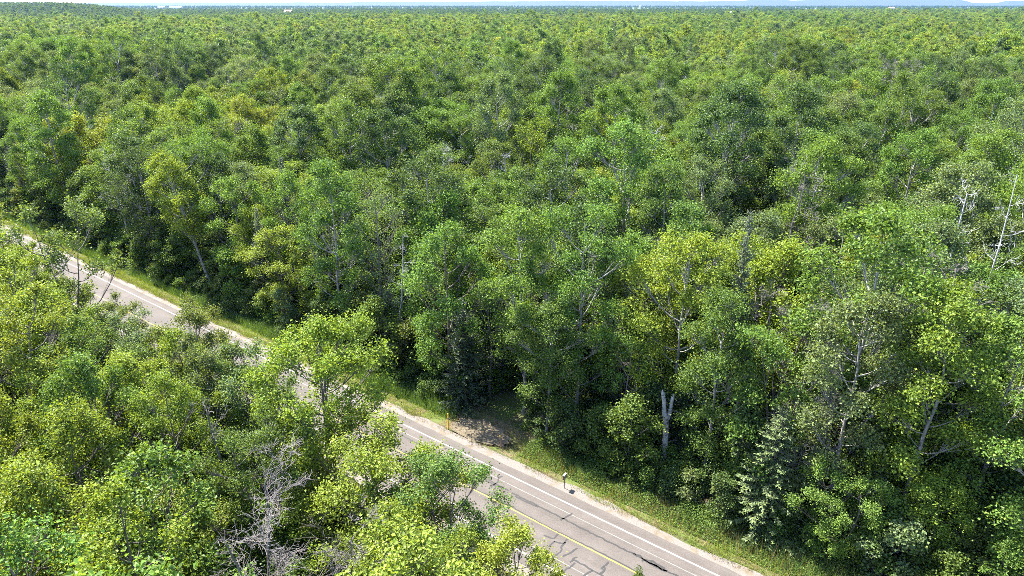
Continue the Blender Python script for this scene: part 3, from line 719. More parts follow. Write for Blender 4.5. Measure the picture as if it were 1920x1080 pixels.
for k in range(M_):
    x, y = float(xs[k]), float(ys[k]); s, n = sn(x, y)
    near = n < -10.6
    if -13.2 < n < 7.6: continue
    if not near and 0 < s < 7 and n < 14: continue
    sm = stand_mix[k] + RNG.normal(0, .16)
    p = RNG.random()
    if near:
        code = 'N%d' % RNG.integers(5) if p < .78 else ('S%d' % RNG.integers(3) if p < .9 else ('Y%d' % RNG.integers(2) if p < .93 else 'A%d' % RNG.integers(6)))
    else:
        if p < .022: code = 'D%d' % RNG.integers(4)
        elif p < .05: code = 'P%d' % RNG.integers(3)
        elif p < .075: code = 'Y%d' % RNG.integers(2)
        elif p < .11: code = 'S%d' % RNG.integers(3)
        else: code = 'A%d' % RNG.integers(6) if sm > .55 else 'M%d' % RNG.integers(7)
    H0, R0 = HEIGHT[code]
    h = H0 * float(np.clip(RNG.normal(.94 if not near else 0.93, .16), .6, 1.28))
    if n > 25: h *= float(.86 + .3 * vnoise(x, y, 16, 61))
    R = R0 * (h / H0) ** .65
    if too_close(x, y, min(R, 3.3) * (.75 if code[0] != 'D' else .5)): continue
    if code[0] != 'D' and hides(x, y, h, R, 1.5): continue
    if near and blocks(x, y, h, R, 1.5):
        h *= .55; R *= .6
        if blocks(x, y, h, R, 1.0): continue
    note(x, y, min(R, 3.3) * (.75 if code[0] != 'D' else .5))
    hm = hue_mix[k] + RNG.normal(0, .2)
    if code[0] == 'P': hue = 'spruce'
    elif code[0] == 'A': hue = 'dark' if hm < .3 else 'green' if hm < .55 else 'grey' if hm < .75 else 'fresh'
    elif code[0] == 'Y': hue = 'grey'
    elif near: hue = 'bright' if hm > .35 else ('yellow' if hm > .12 else 'fresh')
    else: hue = 'green' if hm < .28 else 'fresh' if hm < .52 else 'bright' if hm < .80 else 'olive' if hm < .9 else 'yellow'
    FILL.append((x, y, h, code, hue))
print('fill', len(FILL))

# biggest in the picture become single trees, the rest joins the forest mass
def view_size(t):
    x, y, h, code, hue = t
    q = project(x, y, h * .85)
    vis = -40 < q[0] < 1960 and -20 < q[1] < 1120 + 0
    return (1.0 if vis else 0.0) * HEIGHT[code][1] * h / max(q[2], 1) ** 2
FILL.sort(key=lambda t: -view_size(t))
count = {}
SINGLE, REST = [], []
CAP = {'maple_tree': 262, 'aspen_tree': 240, 'dead_tree': 40, 'spruce_tree': 60, 'dying_tree': 50}
for t in FILL:
    nm = KIND[t[3][0]][0]
    if view_size(t) > 0 and count.get(nm, 0) < CAP[nm]:
        count[nm] = count.get(nm, 0) + 1; SINGLE.append(t)
    else: REST.append(t)
print('single', count, 'rest', len(REST))

# shrubs and saplings along both edges of the road corridor
EDGE = []
for k in range(900):
    s = RNG.uniform(-120, 42); sideF = RNG.random() < .72
    n = RNG.uniform(5.6, 8.6) if sideF else RNG.uniform(-13.5, -11.2)
    if sideF and -.5 < s < 8.0: continue
    x, y = road(s, n)
    code = 'B%d' % RNG.integers(3) if RNG.random() < .6 else 'G%d' % RNG.integers(3)
    if not sideF: code = 'B%d' % RNG.integers(3)
    H0, R0 = HEIGHT[code]; h = H0 * RNG.uniform(.7, 1.25)
    if too_close(x, y, R0 * .55, .8): continue
    q = project(x, y, h)
    if not (-30 < q[0] < 1950 and q[1] < 1120): continue
    if (not sideF and blocks(x, y, h, R0, .3)) or hides(x, y, h, R0, .3): continue
    note(x, y, R0 * .55)
    hm = RNG.random(); hue = 'green' if hm < .35 else 'dark' if hm < .6 else 'fresh' if hm < .78 else 'grey' if hm < .9 else 'olive'
    EDGE.append((float(x), float(y), h, code, hue))
print('edge', len(EDGE))

ORD = ['first', 'second', 'third', 'fourth', 'fifth', 'sixth', 'seventh', 'eighth', 'ninth', 'tenth', 'eleventh', 'twelfth']
def ordinal(k):
    return ORD[k] if k < 12 else '%d%s' % (k + 1, {1: 'st', 2: 'nd', 3: 'rd'}.get((k + 1) % 10 if (k + 1) % 100 not in (11, 12, 13) else 0, 'th'))
def direction(dx, dy):
    if abs(dx) > abs(dy) * 1.2: return 'right of' if dx > 0 else 'left of'
    return 'above' if dy < 0 else 'below'
book = {}
items = []
for t in SINGLE + EDGE:
    x, y, h, code, hue = t
    q = project(x, y, h * .8)
    m = min(LAND, key=lambda L: (L[0] - q[0]) ** 2 + (L[1] - q[1]) ** 2)
    dx, dy = q[0] - m[0], q[1] - m[1]
    size = 'tall' if h > 18.5 else 'small' if h < (13 if code[0] not in 'BG' else 3.2) else 'medium'
    noun = {'M': 'maple', 'N': 'maple', 'A': 'aspen', 'S': 'thin-crowned maple', 'Y': 'dying tree', 'P': 'spruce', 'D': 'dead tree', 'B': 'edge shrub', 'G': 'edge sapling'}[code[0]]
    colour = WORD[hue] + ' ' if code[0] != 'D' else 'grey '
    key = (size, colour, noun, direction(dx, dy), m[2])
    book.setdefault(key, []).append((dx * dx + dy * dy, t))
for key, lst in book.items():
    lst.sort(key=lambda e: e[0])
    for k, (_, t) in enumerate(lst):
        x, y, h, code, hue = t
        size, colour, noun, dr, mk = key
        lab = '%s %s%s, %s %s the %s' % (size, colour, noun, ordinal(k), dr, mk)
        H0, R0 = HEIGHT[code]
        plant(KIND[code[0]][0], SHAPES[code[0]][int(code[1:])], H0, x, y, h, hue, lab, KIND[code[0]][1], GROUP[code[0]], None, PR.uniform(.88, 1.22) * (H0 / h) ** .35)
#=PART3=
# ------------------------------------------------------------------ forest mass: one object, points carrying whole trees
def joined(name, pair):
    """one mesh of trunk + crown for the forest mass"""
    out_v, out_f, mats, fm, var = [], [], [], [], []; off = 0
    for me in [pair[0]] + (pair[1] if isinstance(pair[1], list) else list(pair[1:])):
        nv = len(me.vertices); a = np.empty(nv * 3, np.float32); me.vertices.foreach_get('co', a)
        nl = len(me.loops); l = np.empty(nl, np.int32); me.loops.foreach_get('vertex_index', l)
        k = nl // len(me.polygons)
        out_v.append(a.reshape(-1, 3)); out_f.append(l.reshape(-1, k) + off); off += nv
        mats.append(me.materials[0]); fm.append(np.full(nl // k, len(mats) - 1))
        if 'var' in me.attributes:
            q = np.empty(nl // k, np.float32); me.attributes['var'].data.foreach_get('value', q); var.append(q)
        else: var.append(np.full(nl // k, .5, np.float32))
    return mesh_np(name, np.concatenate(out_v), out_f, mats, {'var': np.concatenate(var)}, np.concatenate(fm))
FARM = [broadleaf('far%d' % k, 700 + k, H, R, zb, 11, 90, 26, .42, BARK_DARK, clump_r=.8, squash=.75, profile=pf, stems=1)
        for k, (H, R, zb, pf) in enumerate([(16, 4.0, 5, .35), (15, 3.6, 4, .45), (17, 4.3, 6, .5), (18, 3.7, 6, .4), (19, 4.0, 7, .5)])]
FARP = conifer('farspruce', 720, 16, 2.8, step=.7, nb=6, dens=.4, spray=.8)
LIB = {}
lib_objs = []
def lib(code, pair):
    o = bpy.data.objects.new('tree_shape', joined('shape_' + code, pair)); LIB[code] = len(lib_objs); lib_objs.append(o)
used = set(t[3] for t in REST)
for nm in 'MNASYPDBG':
    for k, pr in enumerate(SHAPES[nm]):
        if nm in 'BG' or nm + str(k) in used: lib(nm + str(k), pr)
for k, pr in enumerate(FARM): lib('F%d' % k, pr)
lib('F5', FARP)

def scatter(name, pts, label, cat):
    """pts rows: x, y, z, rot, sxy, sz, code, tint(3); one object that carries all of them"""
    me = bpy.data.meshes.new(name); N_ = len(pts)
    me.vertices.add(N_); me.vertices.foreach_set('co', np.array([p[:3] for p in pts], np.float32).ravel())
    def at(nm_, ty, arr, key='value'):
        a = me.attributes.new(nm_, ty, 'POINT'); a.data.foreach_set(key, arr)
    at('turn', 'FLOAT_VECTOR', np.array([(0, 0, p[3]) for p in pts], np.float32).ravel(), 'vector')
    at('size', 'FLOAT_VECTOR', np.array([(p[4], p[4], p[5]) for p in pts], np.float32).ravel(), 'vector')
    codes = sorted(set(p[6] for p in pts)); ci = {c_: i_ for i_, c_ in enumerate(codes)}
    at('pick', 'INT', np.array([ci[p[6]] for p in pts], np.int32))
    at('tint', 'FLOAT_VECTOR', np.array([p[7] for p in pts], np.float32).ravel(), 'vector')
    o = link(name, me); tag(o, label, cat, kind='stuff')
    ng = bpy.data.node_groups.new(name + '_nodes', 'GeometryNodeTree')
    ng.interface.new_socket('Geometry', in_out='INPUT', socket_type='NodeSocketGeometry')
    ng.interface.new_socket('Geometry', in_out='OUTPUT', socket_type='NodeSocketGeometry')
    N = ng.nodes.new; Lk = ng.links.new
    gi, go = N('NodeGroupInput'), N('NodeGroupOutput')
    m2p = N('GeometryNodeMeshToPoints'); Lk(gi.outputs[0], m2p.inputs['Mesh'])
    join = N('GeometryNodeJoinGeometry')
    for c_ in reversed(codes):
        oi = N('GeometryNodeObjectInfo'); oi.inputs['Object'].default_value = lib_objs[LIB[c_]]; oi.inputs['As Instance'].default_value = False
        g2 = N('GeometryNodeGeometryToInstance'); Lk(oi.outputs['Geometry'], g2.inputs[0]); Lk(g2.outputs[0], join.inputs[0])
    iop = N('GeometryNodeInstanceOnPoints'); Lk(m2p.outputs[0], iop.inputs['Points']); Lk(join.outputs[0], iop.inputs['Instance'])
    iop.inputs['Pick Instance'].default_value = True
    def attr(nm_, dt):
        a = N('GeometryNodeInputNamedAttribute'); a.data_type = dt; a.inputs['Name'].default_value = nm_; return a.outputs['Attribute']
    Lk(attr('pick', 'INT'), iop.inputs['Instance Index'])
    e2r = N('FunctionNodeEulerToRotation'); Lk(attr('turn', 'FLOAT_VECTOR'), e2r.inputs[0]); Lk(e2r.outputs[0], iop.inputs['Rotation'])
    Lk(attr('size', 'FLOAT_VECTOR'), iop.inputs['Scale'])
    Lk(iop.outputs[0], go.inputs[0])
    md = o.modifiers.new('trees', 'NODES'); md.node_group = ng
    return o

pts = []
def row(x, y, z, h, code, hue, wide=1.0):
    H0 = HEIGHT[code][0] if code in HEIGHT else {'F0': 16, 'F1': 15, 'F2': 17, 'F3': 18, 'F4': 19, 'F5': 16}[code]
    return (x, y, z, RNG.uniform(0, 6.28), h / H0 * wide * (H0 / h) ** .35, h / H0, code, jit(TINT[hue], .18))
for (x, y, h, code, hue) in REST: pts.append(row(x, y, -.4, h, code, hue, RNG.uniform(.88, 1.22)))
# beyond 250 m: jittered grid out to the edge of the forest
EDGE_PX = [(-600, 29), (0, 29), (280, 33), (400, 29), (530, 27), (900, 28), (1300, 27), (1420, 24), (1480, 20), (1600, 16), (1920, 15), (2600, 15)]
def forest_end(x, y):
    u = x / np.maximum(y, 1); px = 960 + 1330 * u / CP * .97
    yy = np.interp(px, [e[0] for e in EDGE_PX], [e[1] for e in EDGE_PX])
    return 20.0 * 1330 * 1.16 / (yy - 6)
def fill_far(r0, r1, step, seed):
    rg = np.random.default_rng(seed)
    X, Y_ = np.meshgrid(np.arange(-r1 * .78, r1 * .78, step), np.arange(r0 * .7, r1, step))
    X = X.ravel() + rg.uniform(-.48, .48, X.size) * step; Y_ = Y_.ravel() + rg.uniform(-.48, .48, Y_.size) * step
    d = Y_
    k = (d >= r0) & (d < r1) & (np.abs(X) < Y_ * .735 + 12) & (d < forest_end(X, Y_)) & (rg.random(X.size) < .93)
    return X[k], Y_[k]
for r0, r1, st, sd in ((250, 520, 5.9, 1), (520, 1000, 7.2, 2), (1000, 2700, 9.5, 3)):
    X, Y_ = fill_far(r0, r1, st, sd)
    n1, n2, n3 = vnoise(X, Y_, 60, 4), vnoise(X, Y_, 30, 8), vnoise(X, Y_, 300, 15)
    for x, y, a, b_, c_ in zip(X, Y_, n1, n2, n3):
        p = RNG.random(); big = 1 + .12 * (st > 7) + .12 * (st > 9)
        if sn(x, y)[1] < 8: continue
        if p < .02: code, hue = 'F5', 'spruce'
        elif p < .035 and r0 < 600: code, hue = 'D%d' % RNG.integers(4), 'grey'
        else:
            code = 'F%d' % RNG.integers(5); hm = b_ * .6 + .4 * c_ + RNG.normal(0, .17)
            hue = 'dark' if hm < .20 else 'green' if hm < .36 else 'fresh' if hm < .5 else 'bright' if hm < .70 else 'olive' if hm < .8 else 'yellow'
        if code[0] == 'D' and code not in LIB: code = 'F0'
        if vnoise(x, y, 45, 71) < .17 and RNG.random() < .7: continue
        h = float(np.clip(RNG.normal(15 + 6 * (a - .5), 2.4), 8, 24))
        if RNG.random() < .05: h *= 1.25
        if hue != 'spruce' and vnoise(x, y, 26, 77) > .83: hue = 'grey'
        pts.append(row(float(x), float(y), -.4, h, code, hue, RNG.uniform(.8, 1.35) * big))
print('forest points', len(pts))
scatter('forest', pts, 'mixed green forest canopy stretching from the roadside trees back to the farmland', 'forest')

# undergrowth under the near trees
pts = []
UY = np.sqrt(RNG.uniform(12 ** 2, 150 ** 2, 9000)); UX = RNG.uniform(-1, 1, 9000) * (UY * .735 + 8)
for x, y in zip(UX, UY):
    s, n = sn(x, y)
    if -13.5 < n < 6.8 or (-.5 < s < 8 and 0 < n < 12): continue
    code = ('B%d' if RNG.random() < .75 else 'G%d') % RNG.integers(3)
    h = HEIGHT[code][0] * RNG.uniform(.55, 1.1)
    if (n < 0 and blocks(x, y, h, 1.5, .2)) or hides(x, y, h, 1.5, .2): continue
    pts.append(row(float(x), float(y), -.45, h, code, RNG.choice(['green', 'dark', 'fresh', 'olive']), 1.2))
scatter('undergrowth', pts, 'low leafy undergrowth covering the forest floor between the trees', 'undergrowth')

# ------------------------------------------------------------------ far country: fields, hills, woods, buildings
FIELD, nt, b, _ = new_mat('fields')
g_ = nt.nodes.new('ShaderNodeNewGeometry')
vor = nt.nodes.new('ShaderNodeTexVoronoi'); vor.inputs['Scale'].default_value = .0032; nt.links.new(g_.outputs['Position'], vor.inputs['Vector'])
sp = nt.nodes.new('ShaderNodeSeparateColor'); nt.links.new(vor.outputs['Color'], sp.inputs[0])
c = ramp(nt, sp.outputs[0], [(.0, (.035, .06, .018)), (.35, (.05, .075, .022)), (.6, (.08, .08, .035)), (.8, (.03, .055, .016)), (1.0, (.06, .075, .03))])
nt.links.new(c, b.inputs['Base Color']); b.inputs['Roughness'].default_value = .95
HILL, nt, b, _ = new_mat('wooded_hills')
nt.links.new(ramp(nt, noise(nt, .02, 6, .7), [(.35, (.012, .02, .010)), (.65, (.02, .032, .013))]), b.inputs['Base Color']); b.inputs['Roughness'].default_value = .95
me = mesh_np('fields', [(-11000, 1150, -.2), (11000, 1150, -.2), (11000, 14000, -.2), (-11000, 14000, -.2)], np.array([(0, 1, 2, 3)]), [FIELD])
tag(link('fields', me), kind='structure')
def hill_top(px):   # metres above the plain at about 9.5 km
    return np.interp(px, [-400, 0, 300, 600, 720, 900, 1080, 1150, 1300, 1400, 1500, 1650, 1780, 1795, 1840, 1855, 1950, 2300], [46, 46, 46, 48, 52, 56, 70, 68, 62, 72, 74, 78, 78, 38, 38, 66, 66, 66])
def far_z(x, y):
    px = 960 + 1330 * x / np.maximum(y, 1) / CP * .97
    k = np.exp(-((px - 60) / 190.0) ** 4) * np.exp(-((y - 2150) / 520.0) ** 2) * 25
    return k
gx = np.linspace(-1, 1, 181); gy = np.concatenate([np.linspace(8200, 9500, 8), np.linspace(9900, 12500, 5)])
Vh = []
for yy in gy:
    for g1 in gx:
        x = g1 * 9200 * yy / 9500; px = 960 + 1330 * x / yy / CP * .97
        base = float(hill_top(px)) + float(vnoise(x, yy, 260, 3) - .5) * 7 + float(vnoise(x, yy, 90, 5) - .5) * 5
        z = base * max(0.0, min(1.0, (yy - 8200) / 1250.0)) if yy <= 9500 else base * (1 - .5 * (yy - 9500) / 3000)
        Vh.append((x, yy, z - .3))
nx = len(gx); i = np.arange(len(gy) - 1)[:, None] * nx; j = np.arange(nx - 1)[None, :]
F = np.stack([i + j, i + j + 1, i + nx + j + 1, i + nx + j], -1).reshape(-1, 4)
tag(link('hills', mesh_np('hills', Vh, F, [HILL], smooth=True)), kind='structure')
# rise on which the farther wood stands
Vh = []; kx, ky = 40, 16
for yy in np.linspace(1300, 3300, ky):
    for xx in np.linspace(-2600, -600, kx): Vh.append((xx, yy, float(far_z(xx, yy)) - .25))
i = np.arange(ky - 1)[:, None] * kx; j = np.arange(kx - 1)[None, :]
F = np.stack([i + j, i + j + 1, i + kx + j + 1, i + kx + j], -1).reshape(-1, 4)
tag(link('low_hill', mesh_np('low_hill', Vh, F, [FIELD], smooth=True)), kind='structure')

rg = np.random.default_rng(9)
pts = []
BUILD = [(317, 12.5, 5200), (540, 19.5, 3100)]
for r0, r1, cnt, thr in ((1150, 2300, 16000, .34), (2300, 3600, 14000, .36), (3600, 8200, 16000, .36)):
    yv = np.sqrt(rg.uniform(r0 ** 2, r1 ** 2, cnt)); xv = rg.uniform(-1, 1, cnt) * (yv * .735 + 60)
    d = vnoise(xv, yv, 230, 40) * .6 + vnoise(xv, yv * .5, 90, 41) * .4
    endf = forest_end(xv, yv); fz = far_z(xv, yv)
    for x, y, dd, e, z in zip(xv, yv, d, endf, fz):
        if y < e + 25: continue
        if y > e + 160 and dd < thr and z < 2: continue
        p = RNG.random(); code = 'F5' if p < .12 else 'F%d' % RNG.integers(5)
        hue = 'spruce' if code == 'F5' else ('dark' if p < .5 else 'green')
        pts.append(row(float(x), float(y), float(z) - .4, RNG.uniform(10, 17), code, hue, RNG.uniform(1.2, 1.7)))
print('distant points', len(pts))
scatter('distant_woods', pts, 'bluish scattered woods and hedgerows of the farmland along the horizon', 'woods')

WALLW, ROOFW, WALLG, ROOFR, CONC = plain('white_wall', (.42, .41, .40)), plain('pale_roof', (.50, .50, .50)), plain('grey_wall', (.4, .4, .42)), plain('red_roof', (.42, .22, .17)), plain('concrete', (.55, .52, .48))
def box_np(x0, x1, y0, y1, z0, z1):
    v = [(x0, y0, z0), (x1, y0, z0), (x1, y1, z0), (x0, y1, z0), (x0, y0, z1), (x1, y0, z1), (x1, y1, z1), (x0, y1, z1)]
    return v, [(0, 3, 2, 1), (4, 5, 6, 7), (0, 1, 5, 4), (1, 2, 6, 5), (2, 3, 7, 6), (3, 0, 4, 7)]
def house(name, px, Y, w, d, wall_h, roof_h, wm, rm, label, z=0.0, cat='building', rz=0.0, group=None):
    x = (px - 960) / 1330 * CP * Y * 1.0 * (1.0 / (CP * CP + .0))  * .86
    x = (px - 960) / 1330.0 * Y * (CP + SP * (540 - 8) / 1330.0) ** -1
    r = empty(name, (x, Y, z), rz); tag(r, label, cat, group)
    v, f = box_np(-w / 2, w / 2, -d / 2, d / 2, 0, wall_h); link('wall', mesh_np('wall', v, np.array(f), [wm]), r)
    e = .6
    v = [(-w / 2 - e, -d / 2 - e, wall_h), (w / 2 + e, -d / 2 - e, wall_h), (w / 2 + e, d / 2 + e, wall_h), (-w / 2 - e, d / 2 + e, wall_h), (-w / 2 - e, 0, wall_h + roof_h), (w / 2 + e, 0, wall_h + roof_h)]
    rf = link('roof', mesh_np('roof', np.array(v) + (0, 0, .02), [np.array([(0, 1, 5, 4), (2, 3, 4, 5), (0, 3, 2, 1)]), np.array([(0, 4, 3), (1, 2, 5)])], [rm]), r)
    v, f = box_np(-.5, .5, -d / 2 - .04, -d / 2, .0, 2.1); link('door', mesh_np('door', v, np.array(f), [WALLG]), r)
    return r
house('farm_building', 302, 4300, 34, 26, 16, 6, WALLW, ROOFW, 'shorter of two long white farm buildings on the far horizon')
house('farm_building', 329, 4300, 66, 26, 16, 6, WALLW, ROOFW, 'longer of two long white farm buildings on the far horizon')
house('barn', 539, 2250, 22, 14, 13, 6, WALLG, ROOFR, 'lone barn with pinkish pale roof among distant trees')
for px, Y, w, lab in ((1330, 1880, 16, 'small white-roofed house at the near end of the far hamlet'), (1352, 1830, 13, 'pale house second along the far hamlet'), (1358, 1900, 10, 'narrow pale house behind the second one of the far hamlet'), (1349, 2000, 9, 'tiny shed behind the pale houses of the far hamlet')):
    house('house', px, Y, w, 10, 8, 4, WALLW, ROOFW, lab, group='houses of the far hamlet')
house('house', 1404, 1900, 10, 9, 9, 4, WALLW, ROOFW, 'white house just past the squat tower on the horizon', group='houses of the far hamlet')
house('house', 1448, 2000, 12, 9, 9, 4, WALLW, ROOFW, 'white house among dark trees two past the squat tower', group='houses of the far hamlet')
house('house', 1461, 2050, 16, 9, 9, 4, WALLW, ROOFW, 'last white house of the hamlet at the forest edge', group='houses of the far hamlet')
house('house', 1673, 3600, 26, 12, 15, 6, WALLW, ROOFR, 'lone house with reddish roof on the far horizon')
def tower(name, px, Y, rr_, h, label, cat, roofed):
    x = (px - 960) / 1330.0 * Y / (CP + SP * (540 - 8) / 1330.0)
    r = empty(name, (x, Y, 0)); tag(r, label, cat)
    T = Tubes(); T.add([(0, 0, 0), (0, 0, h * .5), (0, 0, h)], [rr_, rr_, rr_], 16); tv, tf = T.arrays(); link('shaft', mesh_np('shaft', tv, tf, [CONC], smooth=True), r)
    T = Tubes(); T.add([(0, 0, h - .1), (0, 0, h), (0, 0, h + rr_ * .55), (0, 0, h + rr_ * .9)], [rr_ * 1.02, rr_ * 1.35 if roofed else rr_ * 1.05, rr_ * .8, .05], 16); tv, tf = T.arrays(); link('cap', mesh_np('cap', tv, tf, [ROOFW], smooth=True), r)
tower('water_tower', 1373, 1850, 4.2, 15, 'squat pale tower with a wider cap beside the far hamlet', 'tower', True)
tower('silo', 1200, 3300, 4.5, 26, 'pale round silo among far trees on the horizon', 'silo', False)

# ------------------------------------------------------------------ roadside: grass, weeds, posts
def blades(n_, place, hgt, wid, seed, lean=.45):
    rg = np.random.default_rng(seed)
    x, y, z, k = place(rg, n_)
    h = hgt[0] + (hgt[1] - hgt[0]) * rg.random(len(x)); h = h * k
    a = rg.uniform(0, 6.28, len(x)); w = rg.uniform(*wid, len(x))
    l = rg.normal(0, lean, (len(x), 2)) * h[:, None]
    b0 = np.column_stack([x - np.cos(a) * w / 2, y - np.sin(a) * w / 2, z]); b1 = np.column_stack([x + np.cos(a) * w / 2, y + np.sin(a) * w / 2, z])
    t = np.column_stack([x + l[:, 0], y + l[:, 1], z + h])
    V = np.stack([b0, b1, t], 1).reshape(-1, 3); F = np.arange(len(V)).reshape(-1, 3)
    return V, F, np.clip(rg.normal(.5, .2, len(x)), 0, 1)
def on_verge(n0, n1, s0=-115, s1=44, skip=True, clump=2.2, thr=.3, seed=1):
    def f(rg, n_):
        s = s0 + (s1 - s0) * rg.random(n_); n = rg.uniform(n0, n1, n_)
        x, y = RA[0] + RD[0] * s + RN[0] * n, RA[1] + RD[1] * s + RN[1] * n
        k = vnoise(x, y, clump, seed) * .7 + vnoise(x, y, clump * .35, seed + 1) * .3
        edge = np.clip((n - n0) / .5, 0, 1)
        m = (k * (.5 + .5 * edge) > thr * .8)
        if skip: m &= ~((s > -1.2) & (s < 7.6) & (n > 1.5) & (rg.random(n_) < .93))
        z = ground_z(n) + .0
        return x[m], y[m], z[m] - .02, (.55 + .9 * k[m])
    return f
def grass_obj(name, V, F, var, tint, label, cat='grass'):
    o = link(name, mesh_np(name, V, F, [WEED], {'var': var})); o['tint'] = tint
    return tag(o, label, cat, kind='stuff')
V, F, var = blades(60000, on_verge(1.6, 4.4), (.16, .42), (.02, .05), 1)
grass_obj('grass', V, F, var, (.145, .195, .03), 'sunlit yellow-green grass on the far verge of the road')
V, F, var = blades(24000, on_verge(1.35, 2.7, thr=.42, clump=1.3, seed=6), (.08, .22), (.02, .045), 2)
grass_obj('dry_grass', V, F, var, (.15, .12, .062), 'dry brown grass fringe along the gravel shoulder')
V, F, var = blades(30000, on_verge(3.6, 6.4, thr=.34, clump=3.0, seed=9), (.7, 1.5), (.03, .06), 3, .22)
grass_obj('tall_grass', V, F, var, (.075, .135, .04), 'tall reedy grass growing in the roadside ditch')
V, F, var = blades(3500, on_verge(2.6, 6.0, s0=4, thr=.3, clump=1.6, seed=19), (.9, 1.7), (.012, .03), 8, .25)
grass_obj('dry_stalks', V, F, var, (.20, .17, .08), 'pale dry stalks rising among the roadside weeds', 'stalks')
V, F, var = blades(22000, on_verge(-12.6, -8.1, skip=False, seed=12), (.2, .5), (.02, .05), 4)
grass_obj('near_grass', V, F, var, (.115, .165, .03), 'grass on the near verge between road and maples')
V, F, var = blades(7000, lambda rg, n_: (lambda s, n: (RA[0] + RD[0] * s + RN[0] * n, RA[1] + RD[1] * s + RN[1] * n, np.interp(n, [1, 2.2, 5, 8], [0, 0, -.06, -.2]), .5 + .8 * rg.random(n_)))(rg.uniform(-1, 8, n_), rg.uniform(1.6, 7.5, n_)), (.04, .16), (.015, .04), 5, .8)
grass_obj('straw', V, F, var, (.18, .14, .085), 'trampled straw-coloured grass on the field entrance', 'straw')
# leafy weeds banked up towards the bottom corner and in the ditch
rg = np.random.default_rng(31)
def weed_bank(cnt, s0, s1, n0, n1, hmax, leaf, seed):
    rg = np.random.default_rng(seed)
    s = rg.uniform(s0, s1, cnt); n = rg.uniform(n0, n1, cnt)
    x, y = RA[0] + RD[0] * s + RN[0] * n, RA[1] + RD[1] * s + RN[1] * n
    top = hmax * (.25 + vnoise(x, y, 1.3, seed) * .75) * np.clip((n - n0) / 1.3, .15, 1) * (.7 + .6 * vnoise(x, y, 6, seed + 2))
    m = ~((s > -1) & (s < 7.8)); x, y, top, n = x[m], y[m], top[m], n[m]
    z = ground_z(n) + top * rg.uniform(.15, 1.0, len(x)) ** .6
    L = leaf * rg.uniform(.6, 1.4, len(x))
    return leaves(rg, np.column_stack([x, y, z]), rg.normal(size=(len(x), 3)) * .6 + (0, 0, .8), L, L * .55)
V, F, var = weed_bank(52000, 8, 44, 2.9, 6.6, 1.6, .115, 51)
grass_obj('weeds', V, F, var, (.092, .155, .028), 'bright leafy weeds banked on the verge toward the bottom corner', 'weeds')
V, F, var = weed_bank(40000, -110, 8, 3.5, 6.8, 1.2, .13, 52)
grass_obj('ditch_weeds', V, F, var, (.075, .135, .035), 'green leafy weeds in the ditch beyond the field entrance', 'weeds')

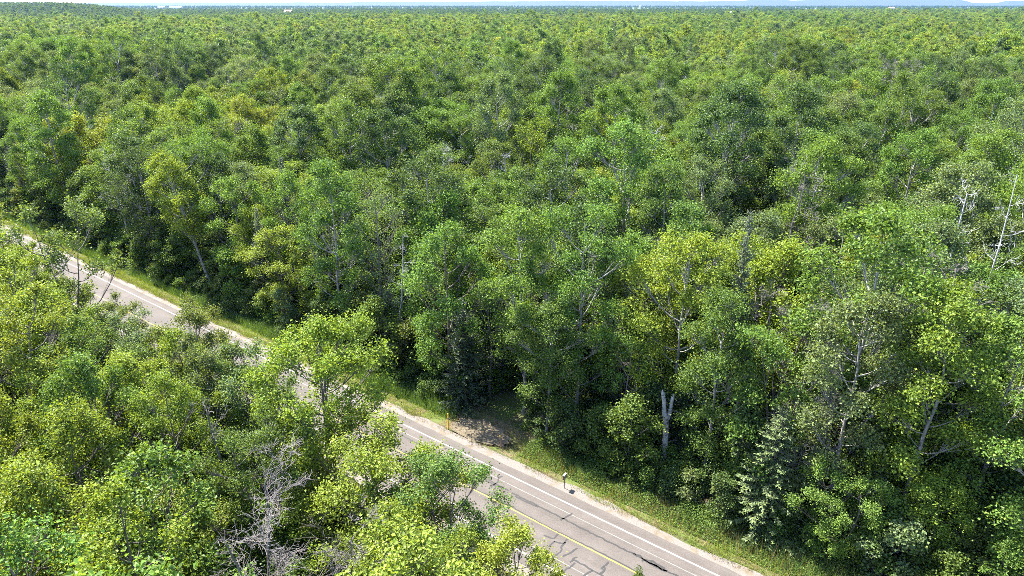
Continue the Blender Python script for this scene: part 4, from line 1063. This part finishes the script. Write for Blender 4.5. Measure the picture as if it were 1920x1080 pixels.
YPOST, RUST, DARKM, PALE, RED = plain('yellow_post', (.62, .36, .03), .5), plain('rust', (.30, .15, .10), .8), plain('dark_steel', (.06, .055, .055), .6), plain('pale_edge', (.15, .145, .15), .5), plain('dull_red', (.28, .06, .06), .6)
def channel(h, w, d, t):
    """U-section post"""
    pr = [(-w / 2, 0), (w / 2, 0), (w / 2, d), (w / 2 - t, d), (w / 2 - t, t), (-w / 2 + t, t), (-w / 2 + t, d), (-w / 2, d)]
    v = [(a, b2, z) for z in (0, h) for a, b2 in pr]; n_ = len(pr)
    f = [(k, (k + 1) % n_, n_ + (k + 1) % n_, n_ + k) for k in range(n_)]
    return mesh_np('channel', v, [np.array(f), np.array([(8, 9, 12, 13), (9, 10, 11, 12), (8, 13, 14, 15)])], [])
def post(name, px, py, h, w, mat, cap, label, tilt=0.0):
    x, y = ground_at(px, py, -.1)
    r = empty(name, (x, y, -.15)); tag(r, label, 'marker post'); r.rotation_euler = (0, tilt, .5)
    me = channel(h, w, w * .5, w * .14); me.materials.append(mat); link('stake', me, r)
    T = Tubes(); T.add([(0, w * .25, h - .02), (0, w * .25, h + .10), (0, w * .25, h + .14)], [w * .62, w * .62, w * .3], 8); tv, tf = T.arrays()
    link('cap', mesh_np('cap', tv, tf, [cap], smooth=True), r)
    T = Tubes(); T.add([(0, w * .25, h * .72), (0, w * .25, h * .80)], [w * .58, w * .58], 8); tv, tf = T.arrays()
    link('band', mesh_np('band', tv, tf, [PALE]), r)
    return r
post('marker_post', 841, 807, 1.75, .13, YPOST, YPOST, 'tall yellow marker post left of the bare field entrance')
post('marker_post', 939.5, 838, 1.15, .09, RUST, YPOST, 'short rusty marker post right of the bare field entrance', tilt=-.06)
x, y = ground_at(1058, 917, -.1)
sg = empty('roadside_sign', (x, y, -.2)); sg.rotation_euler = (0, 0, math.atan2(RD[1], RD[0]) + .15); tag(sg, 'small dark sign box with pale edges on a thin post in the weeds', 'sign')
T = Tubes(); T.add([(0, 0, 0), (0, 0, .8), (0, 0, 1.35)], [.03, .03, .03], 8); tv, tf = T.arrays(); link('post', mesh_np('post', tv, tf, [DARKM], smooth=True), sg)
v, f = box_np(-.07, .07, -.24, .24, 1.15, 1.52); link('panel', mesh_np('panel', v, np.array(f), [DARKM]), sg)
v, f = box_np(-.09, .09, -.26, .26, 1.525, 1.56); link('rim', mesh_np('rim', v, np.array(f), [PALE]), sg)
v, f = box_np(.072, .08, -.22, -.02, 1.2, 1.46); link('face', mesh_np('face', v, np.array(f), [PALE]), sg)
v, f = box_np(-.06, .06, -.25, -.242, 1.28, 1.42); link('reflector', mesh_np('reflector', v, np.array(f), [RED]), sg)

# ------------------------------------------------------------------ air
v, f = box_np(-15600, 15600, -15600, 15600, -2.0, 130.0)
hz = link('haze', mesh_np('haze', v, np.array(f), []))
m = bpy.data.materials.new('haze'); m.use_nodes = True; nt = m.node_tree; nt.nodes.remove(nt.nodes['Principled BSDF'])
pv = nt.nodes.new('ShaderNodeVolumePrincipled'); pv.inputs['Color'].default_value = (.15, .38, 1.0, 1); pv.inputs['Density'].default_value = 1.8e-5; pv.inputs['Anisotropy'].default_value = .2
nt.links.new(pv.outputs[0], nt.nodes['Material Output'].inputs['Volume'])
hz.data.materials.append(m); tag(hz, 'thin bluish haze over the whole landscape', 'haze', kind='stuff')
